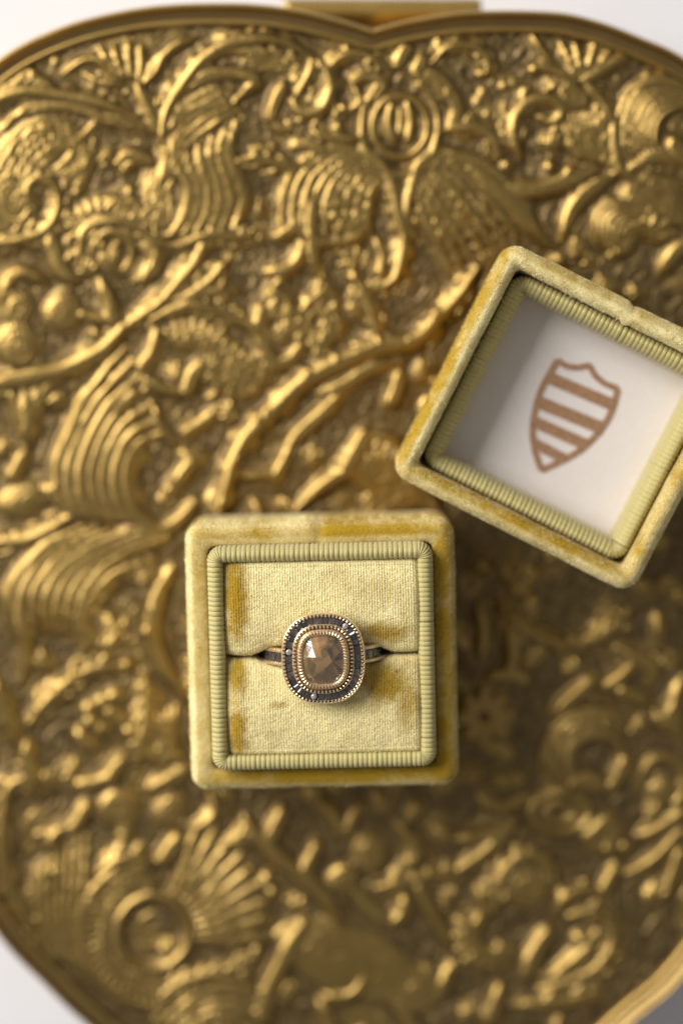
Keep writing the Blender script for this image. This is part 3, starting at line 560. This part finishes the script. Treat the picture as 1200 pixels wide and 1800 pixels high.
def rib_mesh(name, path, wfun, bul):
    """one cord rib: arch in the (inset, z) plane, running across the lip; x is along the lip"""
    path = catmull([np.array(p) for p in path], 0.7); n = len(path); V = []
    T = np.gradient(path, axis=0); T /= np.linalg.norm(T, axis=1)[:, None]; Nn = np.stack([-T[:, 1], T[:, 0]], 1)
    for (s, z), (ns, nz) in zip(path, Nn):
        w = wfun(s)
        for a in (-90, -60, -30, 0, 30, 60, 90):
            b = bul*(math.cos(R(a))-0.2); V.append((w*math.sin(R(a)), s+ns*b, z+nz*b))
    return mesh_np(name, np.array(V), grid_faces(n, 7), M['ribbon'])
def cord_lip(parent, ax, ay, path, pitch, trim_name, cr=2.7):
    s0 = path[0][0]; piv = s0+cr                                     # corner pivot inset
    core = [(s0+0.12, path[0][1])]+[(p[0]+(0.12 if k < len(path)/2 else -0.12), p[1]-0.12) for k, p in enumerate(path)]
    V, F = ring_mesh(ax, ay, s0+cr, core, None, 0.0, 0, 0.3)
    trim = link(trim_name, mesh_np(trim_name, V, F, M['lining']), parent)
    me = {}
    for side in range(4):
        L = (ax if side % 2 == 0 else ay)-piv; other = ay if side % 2 == 0 else ax; n = int(round(2*L/pitch)); pt = 2*L/n
        key = round(pt, 4)
        if key not in me: me[key] = rib_mesh('rib', path, lambda s: pt*0.55, 0.26)
        for k in range(n):
            u = -L+pt*(k+0.5+random.gauss(0, 0.03)); a = R(90*side)
            # local mesh: x along, y = inset from the edge (towards the inside) ; side 0 = bottom edge (y=-other)
            o = link('rib', me[key], trim); c, s = math.cos(a), math.sin(a); lx, ly = u, -other
            o.location = Vector((lx*c-ly*s, lx*s+ly*c, random.uniform(-0.04, 0.05)))*MM; o.rotation_euler = (0, 0, a+random.gauss(0, 0.006))
    nc = 6
    cm = rib_mesh('corner_rib', [(p[0]-piv, p[1]) for p in path if p[0] <= piv+0.01]+[(-0.05, [p[1] for p in path if p[0] <= piv+0.01][-1]-0.15)], lambda s: max(0.03, abs(s)*math.pi/4/nc*1.05), 0.28)
    for cx, cy, a0 in ((1, -1, 0), (1, 1, 90), (-1, 1, 180), (-1, -1, 270)):
        for k in range(nc):
            o = link('corner_rib', cm, trim, (cx*(ax-piv), cy*(ay-piv), random.uniform(-0.05, 0.05)), R(a0+(k+0.5)*90/nc))
    return trim

# ---- base with the ring pad
BZ = 47.3
bc = px(566, 1156, BZ+24.5)
box = thing('ring_box', 'open olive gold velvet ring box with padded slot holding the halo ring', 'ring box', (bc[0], bc[1], BZ), (0, 0, R(1.3)))
AX, AY = 24.05, 24.15
prof = [(2.5, 0.05), (1.2, 0.1), (0.6, 1.2), (0.35, 4), (0.15, 9), (0.0, 13), (0.0, 17.6), (0.12, 19.4), (0.5, 20.6), (1.0, 21.3), (1.6, 21.7), (2.3, 21.8), (3.0, 21.75), (3.6, 21.6), (4.0, 21.3), (4.15, 20.6), (4.2, 18)]
V, F = ring_mesh(AX, AY, 3.3, prof, seam=0.2, wob=0.16, seed=1, rmin=1.3); V[:, 1] -= 0.25
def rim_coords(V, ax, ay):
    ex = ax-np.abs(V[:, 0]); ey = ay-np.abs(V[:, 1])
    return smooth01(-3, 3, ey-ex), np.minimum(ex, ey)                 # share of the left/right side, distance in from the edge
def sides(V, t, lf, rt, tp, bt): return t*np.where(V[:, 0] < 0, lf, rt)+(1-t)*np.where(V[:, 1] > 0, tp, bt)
def nap_shade_box(V):
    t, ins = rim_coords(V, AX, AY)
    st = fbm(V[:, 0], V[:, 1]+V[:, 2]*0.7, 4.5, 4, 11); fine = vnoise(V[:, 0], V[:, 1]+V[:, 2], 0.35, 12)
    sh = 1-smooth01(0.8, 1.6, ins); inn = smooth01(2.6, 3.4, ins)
    k = sides(V, t, 0.10*sh+0.48*(1-sh), 0.60*sh+0.88*(1-sh), 0.35*sh+0.65*(1-sh)-0.25*inn+np.where(V[:, 0] > 0.4, 0.3*(1-inn), 0), 0.45*sh+0.9*(1-sh))  # paints lip shade dark on right and bottom, window light pale on left
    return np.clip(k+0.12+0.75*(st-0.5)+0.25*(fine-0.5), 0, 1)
nap_and_shade = nap_shade_box(V)
body = link('velvet_body', mesh_np('velvet_body', V, F, M['velvet'], True, {'nap_and_shade': nap_and_shade}), box)
def out_lean(k, z=0.0):
    def f(p):
        r = p.copy(); m = np.abs(p[:, 0]/1.0) > np.abs(p[:, 1]); r[:, 2] = z; r[m, 1] = 0; r[~m, 0] = 0
        q = np.sign(r)*k; q[:, 2] = z; return q
    return f
pile(V, F, nap_and_shade, 70000, 0.7, 0.11, out_lean(0.25), body, keep=(V[:, 2] > 9).astype(float))
link('base_board', mesh_py('base_board', [(-22.5, -22.4, 0.02), (22.5, -22.4, 0.02), (22.5, 22.4, 0.02), (-22.5, 22.4, 0.02)], [(0, 1, 2, 3)], M['lining'], False), box)
LIP = [(4.3, 19.5), (4.3, 22.6), (4.4, 24.1), (4.85, 25.0), (5.6, 25.3), (6.3, 25.05), (6.72, 24.2), (6.8, 22.5), (6.8, 20.0)]
cord_lip(box, AX, AY, LIP, 0.86, 'ribbed_trim', 2.5)
# pad: two velvet cushions with the slot between them
PXH = AX-6.85; PYH = AY-6.85                                        # half sizes of the well
ring_c = px(568, 1158, BZ+24.5); ring_l = (Matrix.Rotation(-R(1.3), 3, 'Z') @ Vector((ring_c[0]-bc[0], ring_c[1]-bc[1], 0)))
YS = ring_l.y+0.45                                                  # slot line
def px_local(x, y, z): p = px(x, y, BZ+z); q = Matrix.Rotation(-R(1.3), 3, 'Z') @ Vector((p[0]-bc[0], p[1]-bc[1], 0)); return q.x, q.y
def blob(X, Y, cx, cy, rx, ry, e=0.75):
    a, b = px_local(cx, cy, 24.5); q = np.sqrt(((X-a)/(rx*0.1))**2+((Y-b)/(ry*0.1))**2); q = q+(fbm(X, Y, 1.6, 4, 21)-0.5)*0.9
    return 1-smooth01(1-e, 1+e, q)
def pad(sign):
    nu = 310; xs = np.linspace(-PXH-0.05, PXH+0.05, nu); ye = sign*(PYH+0.1); TOP = 24.7
    dx = np.abs(xs-ring_l.x); hw = 0.24+0.25*fbm(xs, xs*0+sign*9, 2.5, 3, 61)**2+1.45*(1-smooth01(8.4, 13.2, dx))*1.0
    rows = []
    Rr = 1.5; n_top = 120
    for i, x in enumerate(xs):
        yo = ye; ysl = YS+sign*hw[i]; pts = []
        for a in np.linspace(0, 90, 9)[:-1]: pts.append((yo-sign*Rr*(1-math.cos(R(a)))*0.8, TOP-Rr+Rr*math.sin(R(a))))
        ya = yo-sign*Rr*0.8; yb = ysl+sign*1.8
        for t in np.linspace(0, 1, n_top): pts.append((ya+(yb-ya)*t, TOP-0.1+0.75*math.sin(math.pi*t)**0.7))
        for a in np.linspace(90, 0, 9)[1:]: pts.append((ysl+sign*1.8*(1-math.cos(R(a))), TOP-0.1-1.8+1.8*math.sin(R(a))))
        for zz in (1, 2.5, 4.5, 8): pts.append((ysl, TOP-1.9-zz))
        rows.append(pts)
    A = np.array(rows); X = np.repeat(xs[:, None], A.shape[1], 1); Y = A[:, :, 0]; Zz = A[:, :, 1].copy()
    el = np.abs(X+PXH); er = np.abs(PXH-X)
    rnd = lambda d, r: np.where(d < r, r-np.sqrt(np.maximum(0, r*r-(r-np.minimum(d, r))**2)), 0)
    Zz -= rnd(el+0.02, 3.2)*0.75+rnd(er+0.02, 1.3)*0.9
    ridge = np.sin(X*2*math.pi/0.46+(fbm(X, Y, 3, 2, 5)-0.5)*2.0)*0.07
    Zz += ridge*(0.7+0.6*vnoise(X, Y, 0.8, 8))+(vnoise(X, Y, 0.22, 3)-0.5)*0.11+(fbm(X, Y, 5, 3, 14)-0.5)*0.5
    # cushion corners pull in
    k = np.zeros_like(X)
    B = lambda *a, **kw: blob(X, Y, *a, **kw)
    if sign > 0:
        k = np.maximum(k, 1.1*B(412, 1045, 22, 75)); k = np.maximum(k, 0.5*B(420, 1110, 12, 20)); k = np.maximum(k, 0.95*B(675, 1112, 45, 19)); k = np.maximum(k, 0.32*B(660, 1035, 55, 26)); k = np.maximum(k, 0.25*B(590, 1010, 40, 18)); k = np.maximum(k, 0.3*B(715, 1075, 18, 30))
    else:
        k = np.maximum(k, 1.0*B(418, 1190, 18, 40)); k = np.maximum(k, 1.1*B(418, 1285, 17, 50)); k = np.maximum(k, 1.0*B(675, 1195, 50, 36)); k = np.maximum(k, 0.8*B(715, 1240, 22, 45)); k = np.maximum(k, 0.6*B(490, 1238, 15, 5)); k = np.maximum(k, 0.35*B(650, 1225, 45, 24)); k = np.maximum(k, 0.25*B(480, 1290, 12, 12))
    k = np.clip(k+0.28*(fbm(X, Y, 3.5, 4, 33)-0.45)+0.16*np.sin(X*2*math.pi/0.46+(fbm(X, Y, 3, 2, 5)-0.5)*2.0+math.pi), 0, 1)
    V = np.stack([X, Y, Zz], -1).reshape(-1, 3); F = grid_faces(*X.shape)
    if sign < 0: F = F
    else: F = F[:, ::-1]
    N, _ = normals(V, F)
    if N[:, 2].mean() < 0: F = F[:, ::-1]
    o = link('cushion', mesh_np('cushion', V, F, M['velvet'], True, {'nap_and_shade': k.ravel()}), box)
    pile(V, F, k.ravel(), 40000, 0.2, 0.07, (0.25, 0.1, 0), o, keep=(V[:, 2] > 22.5).astype(float))
pad(1); pad(-1)

# ---- lid lying open beside it, opening upward
LZ = 47.3; LH = 21.0
lc = px(1008, 739, LZ+LH-1)
lid_rot = (Matrix.Rotation(R(-26.8), 3, 'Z') @ Matrix.Rotation(R(-2.2), 3, 'Y')).to_euler()
lid = thing('velvet_box_cover', 'tilted olive velvet box lid lying open with white satin lining and shield emblem', 'box lid', (lc[0], lc[1], LZ+0.8), lid_rot)
BX, BY = 24.3, 23.2
prof = [(2.6, 0.05), (1.4, 0.1), (0.8, 0.9), (0.45, 3), (0.2, 8), (0.0, 13), (0.05, 17.2), (0.3, 19.0), (0.8, 20.2), (1.5, 20.9), (2.3, 21.05), (3.0, 20.7), (3.5, 20.0), (3.75, 18.8), (3.85, 15), (4.0, 13), (4.2, 12)]
V, F = ring_mesh(BX, BY, 3.4, prof, seam=0.6, wob=0.18, seed=2, rmin=1.0)
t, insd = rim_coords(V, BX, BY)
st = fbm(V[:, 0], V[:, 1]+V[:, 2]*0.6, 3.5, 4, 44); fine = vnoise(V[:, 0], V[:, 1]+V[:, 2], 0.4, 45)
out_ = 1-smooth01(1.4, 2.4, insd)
k = sides(V, t, 0.78*out_+0.08*(1-out_), 0.3*out_+0.6*(1-out_), 0.5*out_+0.12*(1-out_), 0.30*out_+0.80*(1-out_))  # pale and gold halves paint in how each side catches the light
nap_and_shade = np.clip(k+0.12+0.9*(st-0.5)+0.3*(fine-0.5), 0, 1)
lb = link('velvet_body', mesh_np('velvet_body', V, F, M['velvet'], True, {'nap_and_shade': nap_and_shade}), lid)
pile(V, F, nap_and_shade, 80000, 0.75, 0.11, out_lean(-0.35, 0.1), lb, keep=((V[:, 2] > 9) & (insd < 3.75)).astype(float))
LIP2 = [(4.2, 11), (4.2, 15.0), (4.35, 16.3), (4.9, 17.1), (5.7, 17.0), (6.5, 16.1), (7.0, 14.4), (7.2, 12), (7.3, 4.0)]
cord_lip(lid, BX, BY, LIP2, 0.88, 'ribbed_trim', 2.9)
# satin panel, gently domed
FX, FY = BX-7.3, BY-7.3; n = 40
xx, yy = np.meshgrid(np.linspace(-FX, FX, n), np.linspace(-FY, FY, n), indexing='ij')
SZ = 7.4
zz = SZ+0.35*(1-(xx/FX)**2)*(1-(yy/FY)**2)+(fbm(xx, yy, 9, 2, 6)-0.5)*0.15
Fg = grid_faces(n, n)
panel = link('satin_panel', mesh_np('satin_panel', np.stack([xx, yy, zz], -1).reshape(-1, 3), Fg, M['satin']), lid)
link('lid_board', mesh_py('lid_board', [(-22, -21, 0.02), (22, -21, 0.02), (22, 21, 0.02), (-22, 21, 0.02)], [(3, 2, 1, 0)], M['lining'], False), lid)
Lmat = Matrix.Translation(Vector((lc[0], lc[1], LZ+0.8))) @ lid_rot.to_matrix().to_4x4(); Linv = Lmat.inverted()
def to_panel(x, y):
    a = Vector(px(x, y, 80)); b = Vector(px(x, y, 30)); a = Linv @ a; b = Linv @ b; t = (a.z-(SZ+0.3))/(a.z-b.z); c = a.lerp(b, t); return np.array([c.x, c.y])
def flat(poly_l, poly_r, name, parent, mat, th=0.10):
    """ribbon between two polylines, thin printed foil standing 0.1 mm proud"""
    V = []
    zf = lambda p: SZ+0.35*(1-(p[0]/FX)**2)*(1-(p[1]/FY)**2)+0.10
    for a, b in zip(poly_l, poly_r): V += [(a[0], a[1], zf(a)+th), (b[0], b[1], zf(b)+th), (a[0], a[1], zf(a)-0.1), (b[0], b[1], zf(b)-0.1)]
    F = []
    for i in range(len(poly_l)-1):
        j = 4*i; k = j+4; F += [(j, k, k+1, j+1), (j+2, j, j+1, j+3)] if False else [(j, j+1, k+1, k), (j, k, k+2, j+2), (j+1, j+3, k+3, k+1)]
    m = 4*(len(poly_l)-1); F += [(0, 2, 3, 1), (m, m+1, m+3, m+2)]
    return link(name, mesh_py(name, V, F, mat, False), parent)
def band(pts, w, name, parent, closed=False):
    C = catmull(pts, 0.6, closed)
    if closed: C = np.vstack([C, C[:1]])
    T = np.gradient(C, axis=0); 
    if closed: T[0] = T[-1] = C[1]-C[-2]
    T /= np.linalg.norm(T, axis=1)[:, None]; Nn = np.stack([-T[:, 1], T[:, 0]], 1)
    return flat(list(C+Nn*w/2), list(C-Nn*w/2), name, parent, M['foil'])
PL = lambda pts: [to_panel(*p) for p in pts]
emb = band(PL([(979, 633), (994, 643), (1014, 646), (1032, 643), (1037, 646), (1045, 660), (1062, 674), (1085, 683)]), 1.1, 'shield_emblem', panel)
emb['label'] = 'copper foil striped shield printed on the satin'
band(PL([(979, 633), (949, 689), (936, 745), (939, 790), (951, 827)]), 1.15, 'shield_border', emb)
band(PL([(1085, 683), (1066, 738), (1020, 790), (951, 827)]), 1.15, 'shield_border', emb)
for a, b, w in (((962, 663), (1077, 712), 2.2), ((944, 706), (1061, 754), 2.3), ((938, 741), (1032, 783), 2.1), ((939, 779), (990, 806), 1.9)): band(PL([a, ((a[0]+b[0])/2, (a[1]+b[1])/2), b]), w, 'shield_stripe', emb)

# ------------------------------------------------------------------ ring
RZ = BZ+28.3        # top of the outer halo rim
rc = px(568, 1158, RZ)
ring = thing('halo_ring', 'rose gold cushion halo ring with brown rose cut centre diamond standing in the velvet slot', 'ring', (rc[0], rc[1], RZ), (R(1.0), 0, R(2.0)))
RX, RY, EXP = 7.35, 8.1, 2.45
def cush(d, a, n=EXP):
    c, s = math.cos(a), math.sin(a); return ((RX-d)*math.copysign(abs(c)**(2/n), c), (RY-d)*math.copysign(abs(s)**(2/n), s))
def cush_even(d, N, n=EXP):
    A = np.linspace(0, 2*math.pi, 1441); Pp = np.array([cush(d, a, n) for a in A]); L = np.concatenate([[0], np.cumsum(np.linalg.norm(np.diff(Pp, axis=0), axis=1))])
    t = np.linspace(0, L[-1], N+1)[:-1]; return np.stack([np.interp(t, L, Pp[:, 0]), np.interp(t, L, Pp[:, 1])], 1)
def offs(C, k):   # inward offset of a closed curve
    T = np.roll(C, -1, 0)-np.roll(C, 1, 0); T /= np.linalg.norm(T, axis=1)[:, None]; return C+np.stack([-T[:, 1], T[:, 0]], 1)*k
BASE = cush_even(0, 240)
def halo(profile, name, mat, closed=True):
    V = np.stack([np.concatenate([offs(BASE, s), np.full((240, 1), z)], 1) for s, z in profile], 1).reshape(-1, 3)
    return link(name, mesh_np(name, V, grid_faces(240, len(profile), True, closed), mat), ring)
orim = halo([(0.75, -0.55), (0.75, -0.2), (0.68, -0.12), (0.30, -0.12), (0.2, 0.03), (0.1, 0.0), (0.02, -0.25), (0.0, -1.0), (0.25, -1.9), (0.8, -2.0)][::-1], 'outer_rim', M['gold'])
mrim = halo([(2.72, -0.5), (2.68, 0.35), (2.55, 0.45), (2.15, 0.45), (1.98, 0.38), (1.92, 0.2), (1.92, -0.55)][::-1], 'middle_rim', M['gold'])
bez = halo([(3.95, 0.2), (3.85, 0.9), (3.72, 1.18), (3.45, 1.22), (3.1, 1.12), (2.86, 0.95), (2.75, 0.5), (2.75, -0.3)][::-1], 'bezel', M['gold'])
halo([(4.0, -0.6), (4.0, -0.35), (0.7, -0.35), (0.7, -0.6)][::-1], 'channel_floor', M['black'])
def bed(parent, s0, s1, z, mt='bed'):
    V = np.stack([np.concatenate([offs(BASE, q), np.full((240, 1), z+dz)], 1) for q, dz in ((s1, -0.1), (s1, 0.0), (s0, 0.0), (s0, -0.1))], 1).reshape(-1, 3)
    link('milgrain_shade_bed', mesh_np('milgrain_shade_bed', V, grid_faces(240, 4, True, True), M[mt]), parent)  # strip under the beads, its darker colour painting their gap shadows
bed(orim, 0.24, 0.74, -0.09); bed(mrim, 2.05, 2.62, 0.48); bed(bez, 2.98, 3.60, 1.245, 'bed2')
def milgrain(parent, s, z, N, rl, rw, rh, tilt=0.0):
    C = offs(BASE, s); L = np.concatenate([[0], np.cumsum(np.linalg.norm(np.diff(np.vstack([C, C[:1]]), axis=0), axis=1))]); CC = np.vstack([C, C[:1]])
    V = []; F = []
    for k in range(N):
        t = L[-1]*k/N; p = np.array([np.interp(t, L, CC[:, 0]), np.interp(t, L, CC[:, 1])]); q = np.array([np.interp((t+0.05) % L[-1], L, CC[:, 0]), np.interp((t+0.05) % L[-1], L, CC[:, 1])])
        T = (q-p)/np.linalg.norm(q-p); I = np.array([-T[1], T[0]]); b = len(V); ww = L[-1]/N*rw; jj = 1+random.uniform(-0.12, 0.12)
        # pyramid-like bead, 9 vertices
        for (u, v, h) in ((-1, -1, -.6), (1, -1, -.6), (1, 1, -.6), (-1, 1, -.6), (-.55, -.7, .75), (.55, -.7, .75), (.55, .7, .75), (-.55, .7, .75), (0, 0, 1.0)):
            c = p+T*u*ww+I*v*rl; V.append((c[0], c[1], z+h*rh*jj-v*tilt))
        F += [(b, b+1, b+5, b+4), (b+1, b+2, b+6, b+5), (b+2, b+3, b+7, b+6), (b+3, b, b+4, b+7)]+[(b+4, b+5, b+8), (b+5, b+6, b+8), (b+6, b+7, b+8), (b+7, b+4, b+8)]
    return link('milgrain', mesh_py('milgrain', V, F, M['gold'], False), parent, kind='stuff')
milgrain(orim, 0.48, 0.10, 72, 0.27, 0.32, 0.40)
milgrain(mrim, 2.32, 0.52, 54, 0.32, 0.32, 0.42)
milgrain(bez, 3.30, 1.25, 54, 0.40, 0.36, 0.28, -0.06)
# channel stones
def gem_slot(a, b, s0, s1, z):
    C0 = offs(BASE, s0); C1 = offs(BASE, s1); n0 = len(BASE)
    at = lambda C, t: np.array([np.interp((t % 1)*n0, np.arange(n0+1), np.append(C[:, 0], C[0, 0])), np.interp((t % 1)*n0, np.arange(n0+1), np.append(C[:, 1], C[0, 1]))])
    V = []
    for (f, g, h) in ((0.02, 0.98, -0.5), (0.02, 0.98, 0.0), (0.2, 0.8, 0.14)):
        e = 0.0 if h <= 0 else 0.16
        for t, s in ((f, e), (g, e), (g, 1-e), (f, 1-e)):
            tt = a+(b-a)*t; c = at(C0, tt)*(1-s)+at(C1, tt)*s; V.append((c[0], c[1], z+h+random.uniform(-0.09, 0.06)*(h > 0)))
    F = []
    for r in (0, 4): F += [(r+k, r+(k+1) % 4, r+4+(k+1) % 4, r+4+k) for k in range(4)]
    return V, F+[(8, 9, 10, 11)]
def brilliant(r, z, n=10):
    V = [(0, 0, z-0.5)]; 
    for rr, h, off in ((r, 0.0, 0), (r*0.78, 0.2, 0.5), (r*0.5, 0.3, 0)):
        V += [(rr*math.cos(2*math.pi*(k+off)/n), rr*math.sin(2*math.pi*(k+off)/n), z+h) for k in range(n)]
    bm = bmesh.new(); [bm.verts.new(v) for v in V]; bmesh.ops.convex_hull(bm, input=bm.verts); bmesh.ops.dissolve_limit(bm, angle_limit=0.02, verts=bm.verts, edges=bm.edges)
    bm.verts.ensure_lookup_table(); bm.verts.index_update(); V2 = [tuple(v.co) for v in bm.verts]; F2 = [[v.index for v in f.verts] for f in bm.faces]; bm.free(); return V2, F2
bm_V, bm_F = brilliant(0.58, 0)
dm = mesh_py('diamond', bm_V, bm_F, M['diamond'], False)
def frac_at(ang):
    A = np.arctan2(BASE[:, 1], BASE[:, 0]); d = np.abs((A-R(ang)+math.pi) % (2*math.pi)-math.pi); return int(d.argmin())/240
dfr = sorted(frac_at(a) for a in (54, 169, 255)); half = 0.0145
for i in range(3):
    a = dfr[i]+half; b = dfr[(i+1) % 3]-half+(1 if i == 2 else 0); n = int(round((b-a)/0.0285)); 
    cuts = [a+(b-a)*(k+(random.uniform(-0.16, 0.16) if 0 < k < n else 0))/n for k in range(n+1)]
    for k in range(n): link('baguette_diamond', mesh_py('baguette_diamond', *gem_slot(cuts[k], cuts[k+1], 0.78, 1.9, -0.12), M['grey_stone'], False), ring)
    j = dfr[i]*240; c = offs(BASE, 1.34)[int(j) % 240]; link('round_diamond', dm, ring, (c[0], c[1], 0.06), random.random()*3)
# centre stone: irregular rose cut
def rose_cut(seed):
    q = random.Random(seed); V = []
    for k in range(18): a = 2*math.pi*k/18; c = cush(3.6, a, 2.5); V.append((c[0], c[1], 0.95))
    for k in range(18): a = 2*math.pi*k/18; c = cush(3.9, a, 2.5); V.append((c[0]*0.97, c[1]*0.97, 0.2))
    for k in range(8): a = 2*math.pi*(k+0.3)/8; c = cush(3.6, a, 2.3); f = q.uniform(0.5, 0.62); V.append((c[0]*f, c[1]*f, -0.9+q.uniform(-0.2, 0.2)))
    V.append((0.2, -0.3, -1.5))
    for k in range(12): a = 2*math.pi*(k+0.5)/12+q.uniform(-0.12, 0.12); c = cush(3.6, a, 2.4); f = q.uniform(0.66, 0.82); V.append((c[0]*f, c[1]*f, 1.9+q.uniform(-0.22, 0.2)))
    for k in range(7): a = 2*math.pi*k/7+0.9+q.uniform(-0.2, 0.2); c = cush(3.6, a, 2.3); f = q.uniform(0.30, 0.54); V.append((c[0]*f-0.2, c[1]*f+0.3, 2.7+q.uniform(-0.28, 0.12)))
    bm = bmesh.new(); [bm.verts.new(v) for v in V]; bmesh.ops.convex_hull(bm, input=bm.verts)
    bmesh.ops.dissolve_limit(bm, angle_limit=R(4), verts=bm.verts, edges=bm.edges); bm.verts.index_update(); bm.normal_update(); return bm
best = None; hv = Vector((-0.37, 0.30, 0.86)).normalized()
for sd in range(80):       # of 80 cuts keep the one with a modest facet that catches the window on its upper left
    bm = rose_cut(sd); sc_ = 0
    for f in bm.faces:
        c = f.calc_center_median(); al_ = f.normal.dot(hv)
        if al_ > 0.985: sc_ += 1-abs(f.calc_area()-1.1)-0.5*(Vector((c.x, c.y))-Vector((-1.0, 1.3))).length
    sc_ += 0.04*sum(1 for f in bm.faces if f.normal.z > 0.3 and f.calc_area() > 0.3)
    if best is None or sc_ > best[0]: best = (sc_, sd)
    bm.free()
bm = rose_cut(best[1])
me = mesh_py('center_stone', [tuple(v.co) for v in bm.verts], [[v.index for v in f.verts] for f in bm.faces], M['stone'], False)
fa = me.attributes.new('facet', 'FLOAT', 'FACE'); fa.data.foreach_set('value', rng.random(len(me.polygons)).astype(np.float32))  # random value per facet for the painted internal reflections
link('center_stone', me, ring); bm.free()
# shank: a band in the x-z plane, two gold rails and dark square stones between
SR = 11.9; SC = -11.9
def shank_part(y0, y1, ro, ri, name, mat, parent=ring, a0=-38, a1=218, n=120):
    V = []
    for a in np.linspace(R(a0), R(a1), n):
        for (y, r) in ((y0, ri), (y0, ro), ((y0+y1)/2, ro+0.12), (y1, ro), (y1, ri)): V.append((r*math.cos(a), y, SC+r*math.sin(a)))
    return link(name, mesh_np(name, np.array(V), grid_faces(n, 5, False, True)[:, ::-1], mat, True), parent)
band_ = shank_part(-1.0, 1.0, SR-0.35, SR-1.5, 'band', M['black'])
for y in (-1.18, 1.18):
    rl = shank_part(y-0.32, y+0.32, SR-0.05, SR-1.5, 'band_rail', M['gold'])
    V = []; F = []
    for a in np.arange(R(-30), R(210), 0.55/SR):
        b = len(V); w = 0.21/SR
        for (da, yy_, h) in ((-w, -.29, 0), (w, -.29, 0), (w, .29, 0), (-w, .29, 0), (-w*.5, -.22, .2), (w*.5, -.22, .2), (w*.5, .22, .2), (-w*.5, .22, .2)):
            r = SR+h; V.append((r*math.cos(a+da), y+yy_, SC+r*math.sin(a+da)))
        F += [(b+k, b+4+k, b+4+(k+1) % 4, b+(k+1) % 4) for k in range(4)]+[(b+7, b+6, b+5, b+4)]
    link('milgrain', mesh_py('milgrain', V, F, M['gold'], False), rl, kind='stuff')
w = 0.62/SR; V = []
for (da, yy_, h) in ((-w, -.85, -.3), (w, -.85, -.3), (w, .85, -.3), (-w, .85, -.3), (-w, -.85, 0), (w, -.85, 0), (w, .85, 0), (-w, .85, 0), (-w*.6, -.55, .14), (w*.6, -.55, .14), (w*.6, .55, .14), (-w*.6, .55, .14)):
    r = SR-0.15+h; V.append((r*math.cos(math.pi/2+da)*-1, yy_, r*math.sin(math.pi/2+da)))
F = []
for r in (0, 4): F += [(r+k, r+(k+1) % 4, r+4+(k+1) % 4, r+4+k) for k in range(4)]
sq = mesh_py('square_diamond', V, F+[(8, 9, 10, 11)], M['grey_stone'], False)
for deg in list(np.arange(20, 62, 6.2))+list(np.arange(-61.4, -19, 6.2)):
    o = link('square_diamond', sq, ring, (0, 0, SC)); o.rotation_euler = (random.gauss(0, 0.02), R(deg), 0)
